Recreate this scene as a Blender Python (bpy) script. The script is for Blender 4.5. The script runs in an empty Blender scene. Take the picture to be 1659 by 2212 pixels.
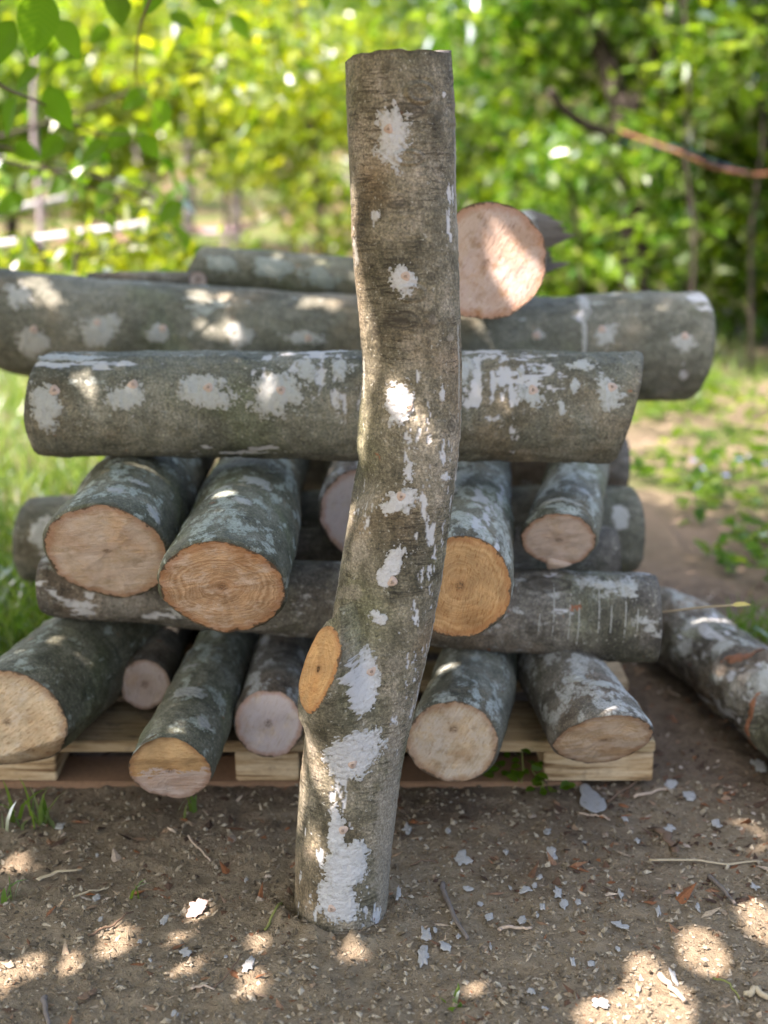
import bpy, math, random
import numpy as np
from math import radians, sin, cos, pi
rng = np.random.default_rng(11)
random.seed(5)
SC = bpy.context.scene
COL = SC.collection

# ---------------------------------------------------------------- camera geometry
PW, PH, FPX, HC, HORIZ = 1659., 2212., 3200., 0.95, 300.
PITCH = math.atan((PH/2-HORIZ)/FPX)
cp, sp_ = cos(PITCH), sin(PITCH)
FW = np.array([0, cp, -sp_]); UP = np.array([0, sp_, cp]); RT = np.array([1., 0, 0]); CAM = np.array([0, 0, HC])

def ray(u, v):
    return FW + RT*(u-PW/2)/FPX - UP*(v-PH/2)/FPX
def at(u, v, Y):                       # point of that view ray at world distance Y
    d = ray(u, v); return CAM + d*(Y/d[1])
def hitz(u, v, z):                     # point of that view ray at height z
    d = ray(u, v); return CAM + d*((z-HC)/d[2])
def gp(u, v): return hitz(u, v, 0.0)
def proj(P):
    q = P-CAM; z = q@FW
    return PW/2+FPX*(q@RT)/z, PH/2-FPX*(q@UP)/z, z

# ---------------------------------------------------------------- noise
def _h(i, j, k, s):
    n = (i.astype(np.uint32)*np.uint32(374761393) ^ j.astype(np.uint32)*np.uint32(668265263)
         ^ k.astype(np.uint32)*np.uint32(2147483647) ^ np.uint32((s*974634777+12345) & 0xffffffff))
    n = (n ^ (n >> np.uint32(13)))*np.uint32(1274126177)
    n = (n ^ (n >> np.uint32(15)))*np.uint32(2246822519)
    n = n ^ (n >> np.uint32(16))
    return n.astype(np.float64)/2147483647.5-1
def vn(P, s=0):
    P = np.asarray(P, float); f = np.floor(P); w = P-f; w = w*w*w*(w*(w*6-15)+10)
    i = f.astype(np.int64) & 0xffffffff
    x, y, z = i[..., 0], i[..., 1], i[..., 2]; r = 0
    for a in (0, 1):
        wa = w[..., 0] if a else 1-w[..., 0]
        for b in (0, 1):
            wb = w[..., 1] if b else 1-w[..., 1]
            for c in (0, 1):
                wc = w[..., 2] if c else 1-w[..., 2]
                r = r+wa*wb*wc*_h(x+a, y+b, z+c, s)
    return r
def fbm(P, o=4, s=0, g=.5):
    r, a, t = 0, 1., 0
    P = np.asarray(P, float)
    for k in range(o):
        r = r+a*vn(P*(2.03**k)+k*17.3, s+k*7); t += a; a *= g
    return r/t*1.5
def sst(a, b, x):
    t = np.clip((x-a)/(b-a), 0, 1); return t*t*(3-2*t)

# ---------------------------------------------------------------- object helpers
def tag(o, label=None, cat=None, group=None, kind=None):
    if label: o['label'] = label
    if cat: o['category'] = cat
    if group: o['group'] = group
    if kind: o['kind'] = kind
    return o
def empty(name, loc=(0, 0, 0)):
    o = bpy.data.objects.new(name, None); o.empty_display_size = .05
    COL.objects.link(o); o.location = loc; return o
def mesh(name, V, F, mat, parent=None, attrs=None, smooth=True):
    """V world coordinates; F list/array of faces; linked as one object (child keeps world place)."""
    V = np.asarray(V, float)
    off = np.zeros(3)
    if parent is not None:
        p = parent
        while p is not None: off = off+np.array(p.location); p = p.parent
    else:
        off = np.array([V[:, 0].mean(), V[:, 1].mean(), V[:, 2].min()])
    me = bpy.data.meshes.new(name)
    if isinstance(F, np.ndarray):
        n, k = F.shape
        me.vertices.add(len(V)); me.vertices.foreach_set('co', (V-off).astype(np.float32).ravel())
        me.loops.add(n*k); me.loops.foreach_set('vertex_index', F.astype(np.int32).ravel())
        me.polygons.add(n); me.polygons.foreach_set('loop_start', np.arange(0, n*k, k, dtype=np.int32))
        me.update(calc_edges=True)
    else:
        me.from_pydata((V-off).tolist(), [], [list(map(int, f)) for f in F])
    me.polygons.foreach_set('use_smooth', np.full(len(me.polygons), smooth))
    for k, a in (attrs or {}).items():
        a = np.asarray(a, np.float32)
        if a.ndim == 2:
            me.attributes.new(k, 'FLOAT_VECTOR', 'POINT').data.foreach_set('vector', a.ravel())
        else:
            me.attributes.new(k, 'FLOAT', 'POINT').data.foreach_set('value', a.ravel())
    me.validate(); me.update()
    if mat: me.materials.append(mat)
    o = bpy.data.objects.new(name, me); COL.objects.link(o)
    if parent is not None: o.parent = parent
    else: o.location = off
    return o
def gridF(n, m, wrap=False):           # n rows, m columns
    i, j = np.meshgrid(np.arange(n-1), np.arange(m if wrap else m-1), indexing='ij')
    j2 = (j+1) % m
    return np.stack([i*m+j, i*m+j2, (i+1)*m+j2, (i+1)*m+j], -1).reshape(-1, 4)
def unit(v): v = np.asarray(v, float); return v/np.linalg.norm(v)

class MB:                               # collects pieces into one mesh
    def __init__(s): s.V = []; s.F = []; s.n = 0; s.A = []
    def add(s, V, F, a=0.):
        V = np.asarray(V, float); s.V.append(V); s.F.append(np.asarray(F)+s.n); s.n += len(V)
        s.A.append(np.full(len(V), a) if np.isscalar(a) else a)
    def tube(s, P, R, n=10, a=0., cap=True, seed=0, rough=0.):
        P = np.asarray(P, float); R = np.broadcast_to(np.asarray(R, float), (len(P),))
        T = np.gradient(P, axis=0); T /= np.linalg.norm(T, axis=1)[:, None]
        ref = np.array([0, 0, 1.]) if abs(T[:, 2]).mean() < .8 else np.array([0, 1., 0])
        A = np.cross(T, ref); A /= np.linalg.norm(A, axis=1)[:, None]; B = np.cross(T, A)
        th = np.linspace(0, 2*pi, n, endpoint=False)
        V = P[:, None]+R[:, None, None]*(A[:, None]*np.cos(th)[None, :, None]+B[:, None]*np.sin(th)[None, :, None])
        if rough: V = V+(V-P[:, None])*fbm(V*25/(R.mean()*20+.01), 3, seed)[..., None]*rough
        V = V.reshape(-1, 3); F = gridF(len(P), n, True)
        if cap:
            V = np.vstack([V, P[:1], P[-1:]]); k = len(P)*n
            c = []
            for j in range(n):
                c.append([j, k, k, (j+1) % n]); c.append([(len(P)-1)*n+j, (len(P)-1)*n+(j+1) % n, k+1, k+1])
            F = np.vstack([F, np.array(c)])
        s.add(V, F, a)
    def build(s, name, mat, parent=None, attr='rv', smooth=True):
        V = np.vstack(s.V); F = np.vstack(s.F)
        fl = [[q for i, q in enumerate(f) if q not in f[:i]] for f in F.tolist()] if (F[:, 2] == F[:, 1]).any() or (F[:, 2] == F[:, 3]).any() else F
        return mesh(name, V, fl, mat, parent, {attr: np.concatenate(s.A)}, smooth)

# ---------------------------------------------------------------- materials
class NT:
    def __init__(s, name):
        s.m = bpy.data.materials.new(name); s.m.use_nodes = True
        s.t = s.m.node_tree; s.t.nodes.clear()
        s.out = s.n('ShaderNodeOutputMaterial')
    def n(s, ty, ins=None, **pr):
        x = s.t.nodes.new(ty)
        for k, v in pr.items(): setattr(x, k, v)
        for k, v in (ins or {}).items():
            if hasattr(v, 'bl_rna') and isinstance(v, bpy.types.NodeSocket): s.t.links.new(v, x.inputs[k])
            else: x.inputs[k].default_value = v
        return x
    def attr(s, name, vec=False):
        x = s.n('ShaderNodeAttribute', attribute_name=name); return x.outputs['Vector' if vec else 'Fac']
    def math(s, op, a, b=0., c=None, clamp=False):
        i = {0: a, 1: b}
        if c is not None: i[2] = c
        return s.n('ShaderNodeMath', i, operation=op, use_clamp=clamp).outputs[0]
    def vmul(s, a, b): return s.n('ShaderNodeVectorMath', {0: a, 1: b}, operation='MULTIPLY').outputs[0]
    def vadd(s, a, b): return s.n('ShaderNodeVectorMath', {0: a, 1: b}, operation='ADD').outputs[0]
    def noise(s, vec, scale, detail=4., rough=.55, dist=0.):
        return s.n('ShaderNodeTexNoise', {'Vector': vec, 'Scale': scale, 'Detail': detail, 'Roughness': rough, 'Distortion': dist}).outputs['Fac']
    def rng(s, x, a, b, c=0., d=1.):
        return s.n('ShaderNodeMapRange', {0: x, 1: a, 2: b, 3: c, 4: d}, interpolation_type='SMOOTHSTEP').outputs[0]
    def ramp(s, f, stops):
        x = s.n('ShaderNodeValToRGB', {0: f}); e = x.color_ramp.elements
        while len(e) < len(stops): e.new(.5)
        for el, (p, c) in zip(e, stops): el.position = p; el.color = (*c, 1)
        return x.outputs[0]
    def mix(s, f, a, b, mode='MIX'):
        x = s.n('ShaderNodeMix', data_type='RGBA', blend_type=mode, clamp_factor=True)
        for k, v in ((0, f), (6, a), (7, b)):
            if isinstance(v, bpy.types.NodeSocket): s.t.links.new(v, x.inputs[k])
            else: x.inputs[k].default_value = v if k == 0 else (*v, 1)
        return x.outputs[2]
    def bump(s, h, strength, dist, normal=None):
        i = {'Height': h, 'Strength': strength, 'Distance': dist}
        if normal: i['Normal'] = normal
        return s.n('ShaderNodeBump', i).outputs[0]
    def bsdf(s, color, rough=.7, normal=None, spec=.3, sss=0.):
        i = {'Base Color': color if isinstance(color, bpy.types.NodeSocket) else (*color, 1), 'Roughness': rough, 'Specular IOR Level': spec}
        if normal: i['Normal'] = normal
        b = s.n('ShaderNodeBsdfPrincipled', i)
        s.t.links.new(b.outputs[0], s.out.inputs[0]); return b

WAXC = (.42, .42, .415)
def bark_mat(name, dark, mid, pale, lich=.0, lichc=(.33, .37, .34), wrinkle=.6, rust=1., rough_bark=0., seed=0.):
    t = NT(name); lp = t.vadd(t.attr('lp', True), (seed, seed*.7, seed*1.3))
    big = t.noise(lp, 9, 5, .6); med = t.noise(t.vmul(lp, (1, 1, .6)), 55, 5, .65)
    f = t.math('ADD', t.math('MULTIPLY', big, .55), t.math('MULTIPLY', med, .45))
    c = t.ramp(f, [(.37, dark), (.50, mid), (.63, pale)])
    # broad brown / green tints
    tint = t.noise(t.vadd(lp, (3.1, 0, 0)), 6, 3, .5)
    c = t.mix(t.rng(tint, .52, .68), c, t.mix(1., c, (1.14, .99, .88), 'MULTIPLY'))
    c = t.mix(t.rng(tint, .46, .32), c, t.mix(1., c, (.90, .97, .82), 'MULTIPLY'))
    # rings of fine wrinkles running round the stem
    wv = t.vmul(lp, (1., 1., 9.))
    w1 = t.noise(wv, 38, 5, .65, .4); w2 = t.noise(t.vmul(lp, (1, 1, 5.)), 120, 3, .6)
    wm = t.rng(t.noise(lp, 11, 2), .42, .62)
    line = t.math('MULTIPLY', t.rng(w1, .5, .38), t.math('MULTIPLY', wm, wrinkle))
    c = t.mix(line, c, t.mix(1., c, (.42, .40, .38), 'MULTIPLY'))
    # fine speckle
    sp = t.noise(lp, 330, 4, .75); s2 = t.noise(lp, 170, 4, .7)
    c = t.mix(.85, c, t.ramp(sp, [(.3, (.32, .32, .31)), (.5, (.93, .93, .93)), (.68, (1.9, 1.88, 1.8))]), 'MULTIPLY')
    c = t.mix(t.rng(s2, .61, .68), c, (.30, .29, .24))
    c = t.mix(t.math('MULTIPLY', t.rng(s2, .42, .34), .65), c, (.03, .03, .024))
    # lichen and smeared wax film
    la = t.attr('lich')
    ln = t.math('ADD', t.noise(t.vmul(lp, (1, 1, .55)), 30, 8, .68), la)
    lm = t.math('MULTIPLY', t.rng(ln, .585, .65), t.rng(t.noise(lp, 260, 3, .7), .30, .52))
    if lich: c = t.mix(t.math('MULTIPLY', lm, .85), c, t.mix(t.noise(lp, 90, 3), tuple(x*.8 for x in lichc), tuple(min(.8, x*1.25) for x in lichc)))
    # small rusty scars
    rs = t.noise(t.vadd(lp, (0, 5.3, 1)), 34, 4, .6)
    c = t.mix(t.math('MULTIPLY', t.rng(rs, .705, .74), rust), c, (.22, .08, .035))
    pl_ = t.attr('pale'); c = t.mix(t.math('MULTIPLY', pl_, .8), c, t.mix(t.rng(sp, .3, .7), (.15, .128, .095), (.36, .32, .255)))
    # knots, wax flecks and runs
    dk = t.attr('knot'); c = t.mix(t.math('MULTIPLY', dk, .9), c, (.036, .030, .021))
    fl = t.attr('fleck'); c = t.mix(fl, c, WAXC)
    h = t.math('ADD', t.math('MULTIPLY', w1, t.math('MULTIPLY', wm, 1.0)), t.math('ADD', t.math('MULTIPLY', sp, .35), t.math('MULTIPLY', med, .7)))
    h = t.math('ADD', h, t.math('ADD', t.math('MULTIPLY', lm, .25), t.math('MULTIPLY', fl, .7)))
    if rough_bark:
        rb = t.noise(t.vmul(lp, (1, 1, .7)), 45, 6, .7); h = t.math('ADD', h, t.math('MULTIPLY', rb, rough_bark))
    t.bsdf(c, .72, t.bump(h, .75, .0026), .25)
    return t.m

BARK_HERO = bark_mat('bark_hero', (.052, .047, .030), (.145, .129, .089), (.285, .25, .192), 1., (.33, .34, .28), 1.25, .7)
BARK_GREY = bark_mat('bark_grey', (.066, .068, .050), (.130, .129, .098), (.205, .20, .158), 1., (.36, .385, .34), .25, .6, seed=2.)
BARK_MOSS = bark_mat('bark_moss', (.058, .060, .038), (.124, .123, .086), (.21, .206, .158), 1., (.35, .385, .33), .45, .6, seed=4.)
BARK_BROWN = bark_mat('bark_brown', (.058, .052, .042), (.125, .114, .093), (.215, .20, .172), 1., (.38, .385, .36), .5, .9, seed=7.)
BARK_ROUGH = bark_mat('bark_rough', (.055, .047, .038), (.16, .145, .118), (.31, .295, .255), 1., (.38, .40, .37), .8, 1.6, 2.2, seed=9.)

def wax_mat(name, c=WAXC, r=.5, film=0.):
    t = NT(name); g = t.n('ShaderNodeNewGeometry').outputs['Position']
    n1 = t.noise(g, 170, 4, .65); n2 = t.noise(g, 520, 3, .7)
    col = t.mix(n1, tuple(x*.80 for x in c), tuple(min(.85, x*1.18) for x in c))
    col = t.mix(t.rng(n2, .58, .72, 0, .7), col, tuple(x*.55 for x in c))
    n3 = t.noise(g, 75, 6, .7); col = t.mix(t.rng(n3, .56, .70, 0, .75), col, (c[0]*.52, c[1]*.50, c[2]*.44))
    if film: c2 = t.mix(n1, (.16, .155, .12), (.30, .295, .255)); col = t.mix(t.math('MULTIPLY', t.attr('thin'), film), col, c2)
    h = t.math('ADD', n1, t.math('MULTIPLY', n2, .9))
    t.bsdf(col, r, t.bump(h, .8, .0016), .4); return t.m
WAX = wax_mat('wax_white', film=.55)
WAXF = wax_mat('wax_far', (.33, .335, .305), .6, .8)
def plain_mat(name, c, r=.7, scale=150., var=.35, spec=.25, bumpd=.001):
    t = NT(name); g = t.n('ShaderNodeNewGeometry').outputs['Position']
    n1 = t.noise(g, scale, 5, .65)
    col = t.mix(n1, tuple(x*(1-var) for x in c), tuple(x*(1+var) for x in c))
    t.bsdf(col, r, t.bump(n1, .6, bumpd), spec); return t.m
PLUG = plain_mat('plug_wax', (.40, .31, .25), .55, 300)

def face_mat(name, wood, rim, coat=.5, coatc=(.60, .50, .43), ang=0., ring=.5, grad=(0, 0, 0), streak=.6, pith=(0, 0), dirt=.3, seed=0.):
    t = NT(name); st = t.attr('st', True); q = t.vadd(st, (seed, seed, 0))
    wob = t.n('ShaderNodeTexNoise', {'Vector': q, 'Scale': 30., 'Detail': 5.}).outputs['Color']
    ps = t.vadd(t.vadd(st, (-pith[0], -pith[1], 0)), t.n('ShaderNodeVectorMath', {0: t.n('ShaderNodeVectorMath', {0: wob, 1: (.5, .5, .5)}, operation='SUBTRACT').outputs[0], 'Scale': .026}, operation='SCALE').outputs[0])
    ln = t.n('ShaderNodeVectorMath', {0: ps}, operation='LENGTH').outputs['Value']
    rg = t.n('ShaderNodeTexNoise', {'W': t.math('MULTIPLY', ln, 260.), 'Scale': 1., 'Detail': 4., 'Roughness': .6}, noise_dimensions='1D').outputs['Fac']
    big = t.noise(q, 26, 5, .6); fine = t.noise(q, 480, 3, .7)
    c = t.mix(t.rng(big, .3, .7), tuple(x*.78 for x in wood), tuple(x*1.22 for x in wood))
    c = t.mix(t.math('MULTIPLY', t.rng(rg, .35, .62), ring), c, t.mix(1., c, (.66, .52, .40), 'MULTIPLY'))
    rot = t.n('ShaderNodeVectorRotate', {'Vector': q, 'Angle': ang}, rotation_type='Z_AXIS').outputs[0]
    sw = t.noise(t.vmul(rot, (1., .2, 1.)), 400, 4, .7, .4)
    sw2 = t.noise(t.vmul(rot, (1., .06, 1.)), 130, 3, .6)
    c = t.mix(t.math('MULTIPLY', t.rng(sw, .47, .36), streak), c, t.mix(1., c, (.60, .47, .36), 'MULTIPLY'))
    # waxy coat
    gx = t.n('ShaderNodeVectorMath', {0: st, 1: (grad[0], grad[1], 0)}, operation='DOT_PRODUCT').outputs['Value']
    cm = t.math('ADD', t.math('ADD', t.noise(t.vadd(q, (1.7, 0, 0)), 30, 7, .7), t.math('MULTIPLY', sw2, .25)), gx)
    cm = t.rng(cm, .92-coat*.55, 1.02-coat*.45) if not grad[2] else t.rng(cm, .60, .66)
    cm = t.math('MULTIPLY', cm, t.rng(sw, .33, .46, .45, 1.))
    c = t.mix(t.math('MULTIPLY', cm, .82), c, coatc)
    d1 = t.noise(t.vadd(q, (0, 3, 0)), 60, 5, .7)
    c = t.mix(t.math('MULTIPLY', t.rng(d1, .60, .72), dirt), c, (.20, .14, .10))
    c = t.mix(t.math('MULTIPLY', t.rng(t.noise(q, 300, 3, .6), .72, .76), .7), c, (.10, .07, .05))
    l0 = t.n('ShaderNodeVectorMath', {0: t.vadd(st, (-pith[0], -pith[1], 0))}, operation='LENGTH').outputs['Value']
    c = t.mix(t.math('MULTIPLY', t.rng(l0, .026, .004), .45*min(1., ring+.3)), c, t.mix(1., c, (.70, .52, .38), 'MULTIPLY'))
    pm = t.math('MULTIPLY', t.rng(l0, .0085, .003), t.rng(t.noise(q, 420, 3), .35, .6)); c = t.mix(t.math('MULTIPLY', pm, .75), c, (.10, .06, .035))
    rho = t.math('ADD', t.attr('rho'), t.math('MULTIPLY', t.math('SUBTRACT', t.noise(q, 55, 5, .7), .5), .30))
    fb = t.noise(t.vmul(rot, (1., .45, 1.)), 60, 6, .75)
    c = t.mix(t.rng(fb, .56, .72, 0, .5), c, t.mix(1., c, (.72, .56, .43), 'MULTIPLY'))
    c = t.mix(t.rng(t.noise(q, 14, 3, .5), .52, .68, 0, .6), c, t.mix(1., c, (.84, .70, .56), 'MULTIPLY'))
    c = t.mix(t.rng(rho, .80, .97, 0, .55), c, rim)
    c = t.mix(t.rng(rho, .965, 1.0, 0, .9), c, (.085, .06, .04))
    h = t.math('ADD', t.math('MULTIPLY', sw, .8), t.math('ADD', t.math('MULTIPLY', sw2, .8), t.math('MULTIPLY', fine, .4)))
    t.bsdf(c, .72, t.bump(h, .95, .004), .2); return t.m

# ---------------------------------------------------------------- logs
class Log:
    """A round log from A to B with slanted saw cuts; surf(t, th) gives its surface."""
    def __init__(s, A, B, rA, rB, nA=None, nB=None, up=(0, -.5, 1), seed=0, lump=.05, bend=(0, 0), squash=1., flare=0., knobs=(), bevel=None):
        s.A = np.array(A, float); s.B = np.array(B, float); s.L = np.linalg.norm(s.B-s.A); s.d = (s.B-s.A)/s.L
        u = np.array(up, float); s.e1 = unit(u-s.d*(u@s.d)); s.e2 = np.cross(s.d, s.e1)
        s.rA, s.rB, s.seed, s.lump, s.bend, s.sq, s.flare = rA, rB, seed, lump, bend, squash, flare
        s.nA = unit(nA) if nA is not None else -s.d; s.nB = unit(nB) if nB is not None else s.d
        s.knobs = knobs; s.bevel = bevel
        s.fx = unit(np.cross([0, 0, 1.], s.nA)); s.fy = np.cross(s.nA, s.fx)
    def center(s, t):
        x = t/s.L; b = np.sin(np.clip(x, 0, 1)*pi)
        return s.A+s.d*t[..., None]+b[..., None]*(s.e1*s.bend[0]+s.e2*s.bend[1])
    def radius(s, t, th):
        x = t/s.L; r = s.rA+(s.rB-s.rA)*x
        q = np.stack([np.cos(th), np.sin(th), t/max(s.rA, .04)*.6], -1)
        r = r*(1+s.lump*fbm(q*1.1, 3, s.seed)+.012*fbm(q*5, 3, s.seed+3))
        r = r+.0009*fbm(np.stack([np.cos(th)*r*60, np.sin(th)*r*60, t*160], -1), 3, s.seed+5)
        for (kt, kth, kr, kh) in s.knobs:
            dd = np.sqrt((t-kt)**2+((np.angle(np.exp(1j*(th-kth))))*r)**2)/kr
            r = r+kh*np.exp(-dd**2)
        return r
    def offs(s, t, th):
        r = s.radius(t, th)
        return r[..., None]*(np.cos(th)[..., None]*s.e1+np.sin(th)[..., None]*s.e2*s.sq)
    def surf(s, t, th): return s.center(t)+s.offs(t, th)
    def normal(s, t, th): return np.cos(th)[..., None]*s.e1+np.sin(th)[..., None]*s.e2
    def lp(s, t, th):
        r = s.rA; return np.stack([np.cos(th)*r, np.sin(th)*r, t], -1)
    def bev(s, o):
        b = s.bevel; return np.clip((o@s.fx)*b[0]+(o@s.fy)*b[1]-b[2], 0, 1)*b[3]
    def ends(s, th):
        o0 = s.offs(np.zeros_like(th), th); o1 = s.offs(np.full_like(th, s.L), th)
        t0 = -(o0@s.nA)/(s.d@s.nA)
        if s.bevel: t0 = t0+s.bev(o0)
        return t0, s.L-(o1@s.nB)/(s.d@s.nB)
    def grid(s, nS, nT):
        th = np.linspace(-pi, pi, nT, endpoint=False); t0, t1 = s.ends(th)
        w = np.linspace(0, 1, nS)[:, None]
        T = t0[None]+(t1-t0)[None]*w; TH = np.broadcast_to(th, T.shape)
        return T, TH
    def build_bark(s, root, mat, nS, nT, lich=0., lichup=0., fleck=None, knots=(), edge=True, pale=()):
        T, TH = s.grid(nS, nT); P = s.surf(T, TH); N = s.normal(T, TH)
        if edge and not s.bevel and s.L < 5:                       # worn round at the saw cuts
            w0 = np.linspace(0, 1, nS)[:, None]*s.L; e0 = np.minimum(w0, s.L-w0)
            fac = 1-(.018 if s.L > .99 and s.rA < .07 and s.seed == 3 else 1.)*(.06+.022*vn(s.lp(T, TH)*40, 12))*np.exp(-e0/.0045); pc = P.mean(1)[:, None]; P = pc+(P-pc)*fac[..., None]
        s.P, s.T, s.TH, s.N = P, T, TH, N
        u, v, z = proj(P.reshape(-1, 3)); s.u, s.v, s.z = u.reshape(T.shape), v.reshape(T.shape), z.reshape(T.shape)
        s.front = ((N*(CAM-P)).sum(-1) > 0)
        lp = s.lp(T, TH)
        li = np.full(T.shape, lich-.04)+lichup*np.clip(N[..., 2], -.3, 1)
        fl = np.zeros(T.shape); kn = np.zeros(T.shape)
        for (fu, fv, wu, wv, dens, sc, ax) in (fleck or ()):       # scattered spots of wax around a place
            g = np.exp(-((s.u-fu)/wu)**2-((s.v-fv)/wv)**2)*s.front
            k = np.array([1, 1, .35]) if ax == 't' else np.array([1, 1, 1.])
            n = fbm(lp*sc*k, 4, s.seed+31, .6)
            if ax == 'v':                                          # runs that follow gravity round a lying log
                n = .55*fbm(np.stack([T*sc, TH*s.rA*sc*.12, T*0], -1), 3, s.seed+33)+.5*n
            fl = np.maximum(fl, sst(.0, .12, n+dens*g-.75)*(g > .05))
        for (ku, kv, kw, kh) in knots:
            dd = np.sqrt(((s.u-ku)/kw)**2+((s.v-kv)/kh)**2)
            kn = np.maximum(kn, s.front*np.exp(-dd**2*4.5)*.95)
            kn = np.maximum(kn, s.front*(.5+.5*np.cos(dd*10+1.5*vn(lp*60, 5)))**2*np.exp(-(dd-.75)**2*3)*.95)
        pa = np.zeros(T.shape)
        for (pu, pv, pw_, ph_, k) in pale:
            g = 1-np.sqrt(((s.u-pu)/pw_)**2+((s.v-pv)/ph_)**2)
            pa = np.maximum(pa, k*s.front*sst(-.12, .22, g+.35*fbm(lp*70, 4, 71)+.15*fbm(lp*260, 3, 72)))
        if edge:                                                   # dark saw-torn edge at the ends
            w = np.linspace(0, 1, nS)[:, None]*s.L
            e = np.minimum(w, s.L-w); kn = np.maximum(kn, .55*sst(.006, .0, e+.004*vn(lp*120, 9)))
        return mesh('bark', P.reshape(-1, 3), gridF(nS, nT, True)[:, ::-1], mat, root,
                    {'lp': lp.reshape(-1, 3), 'lich': li.ravel(), 'fleck': fl.ravel(), 'knot': kn.ravel(), 'pale': pa.ravel()})
    def build_face(s, root, mat, end='A', nr=22, dish=0., name='cut_face'):
        row, n = (s.P[0], s.nA) if end == 'A' else (s.P[-1], s.nB)
        c = row.mean(0); nT = len(row)
        bv = s.bevel if end == 'A' else None
        if bv: c = s.A; row = row-s.d*s.bev(row-c)[:, None] if False else s.surf(s.T[0]-s.bev(s.offs(s.T[0]*0, s.TH[0])), s.TH[0])
        ax = unit(np.cross([0, 0, 1.], n)) if abs(n[2]) < .95 else np.array([1., 0, 0]); ay = np.cross(n, ax)
        rho = np.linspace(0, 1, nr+1)[1:]**.8
        V = c+(row-c)[None]*rho[:, None, None]
        x, y = (V-c)@ax, (V-c)@ay
        h = .0016*fbm(np.stack([x*45, y*45, x*0+s.seed], -1), 4, s.seed+60)*(1-rho[:, None]**6)+dish*(1-rho[:, None]**2)
        V = V+n*h[..., None]
        if bv:                                                     # second saw cut: (ex, ey, offset, slope)
            wq = .003*fbm(np.stack([x*50, y*50, x*0], -1), 3, 4)*(1-rho[:, None]**4)
            V = V+s.d*(np.clip(x*bv[0]+y*bv[1]-bv[2]+wq, 0, 1)*bv[3])[..., None]
        st = np.stack([x, y, 0*x], -1).reshape(-1, 3); R = np.repeat(rho, nT)
        V = np.vstack([V.reshape(-1, 3), c+n*(h[0].mean())]); st = np.vstack([st, [[0, 0, 0]]]); R = np.append(R, 0)
        F = gridF(nr, nT, True).tolist(); k = nr*nT
        F += [[k, j, (j+1) % nT] for j in range(nT)]
        if end != 'A': pass
        # make winding face outward
        p0, p1, p2 = V[F[0][0]], V[F[0][1]], V[F[0][2]]
        if np.cross(p1-p0, p2-p0)@n < 0: F = [f[::-1] for f in F[:-nT]]+F[-nT:]
        p0, p1, p2 = V[F[-1][0]], V[F[-1][1]], V[F[-1][2]]
        if np.cross(p1-p0, p2-p0)@n < 0: F = F[:-nT]+[f[::-1] for f in F[-nT:]]
        return mesh(name, V, F, mat, root, {'st': st, 'rho': R})
    def locate(s, u, v):
        d = (s.u-u)**2+(s.v-v)**2+(~s.front)*1e9
        i = np.unravel_index(np.argmin(d), d.shape); return s.T[i], s.TH[i], s.z[i]
    def patch(s, root, u, v, w, h, mat, horiz=False, rot=0., ragged=1., thick=.0016, cell=.0011, seed=0, plug=None, plugmat=None, name='wax_or_lit_edge', pw=.0062, power=2.):
        t, th, z = s.locate(u, v)
        r = float(s.radius(np.array([t]), np.array([th]))[0])
        ha, hb = (w/2*z/FPX, h/2*z/FPX)                # across screen / down screen
        if horiz: ha, hb = hb, ha
        A = np.arange(-ha*1.55, ha*1.55, cell); Bv = np.arange(-hb*1.55, hb*1.55, cell)
        a, b = np.meshgrid(A, Bv)
        ar, br = a*cos(rot)-b*sin(rot), a*sin(rot)+b*cos(rot)
        rr = (np.abs(ar/ha)**power+np.abs(br/hb)**power)**(1/power)
        q = np.stack([a, b, 0*a+seed*3.7], -1); sz = math.sqrt(ha*hb)
        m = 1-rr+ragged*(.38*fbm(q/sz*1.3, 2, seed)+.30*fbm(q/sz*4.5, 3, seed+1)+.22*fbm(q*420, 2, seed+2))
        T = t+b; TH = th+a/r
        hgt = np.where(m > 0, thick*sst(0, .10, m)*(1+.45*fbm(q*260, 3, seed+5))+.0002, -.0009)
        P = s.surf(T, TH)+s.normal(T, TH)*hgt[..., None]
        F = gridF(*a.shape); mm = m.ravel()
        keep = (mm[F] > 0).sum(1) >= 2
        lim = s.ends(TH.ravel()); ok = ((T.ravel() > lim[0]) & (T.ravel() < lim[1]))
        keep &= ok[F].all(1); F = F[keep]
        if len(F) < 6: return None
        used, inv = np.unique(F, return_inverse=True)
        V = P.reshape(-1, 3)[used]; F = inv.reshape(-1, 4)
        e1, e2 = V[F[0][1]]-V[F[0][0]], V[F[0][2]]-V[F[0][0]]
        if np.cross(e1, e2)@(s.normal(np.array(t), np.array(th))) < 0: F = F[:, ::-1]
        o = mesh(name, V, F, mat, root, {'thin': (1-sst(.02, .30, mm+.12*fbm(q*200, 3, seed+8).ravel()))[used]})
        if plug is not None:
            pt, pth, pz = s.locate(*plug)
            k = 14; rh = np.linspace(0, 1, 5)[1:]; ph = np.linspace(0, 2*pi, k, endpoint=False)
            wob = 1+.12*np.cos(ph*3+seed)
            aa = pw*rh[:, None]*np.cos(ph)*wob; bb = pw*rh[:, None]*np.sin(ph)*wob
            hh = (thick+.0016*(1-rh**3))[:, None]+0*aa; hh[-1] = 0
            PV = s.surf(pt+bb, pth+aa/r)+s.normal(pt+bb, pth+aa/r)*hh[..., None]
            c0 = s.surf(np.array(pt), np.array(pth))+s.normal(np.array(pt), np.array(pth))*(thick+.0012)
            V = np.vstack([PV.reshape(-1, 3), c0]); F = gridF(4, k, True).tolist()+[[4*k, j, (j+1) % k] for j in range(k)]
            mesh('plug', V, F, plugmat or PLUG, o)
        return o

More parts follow.
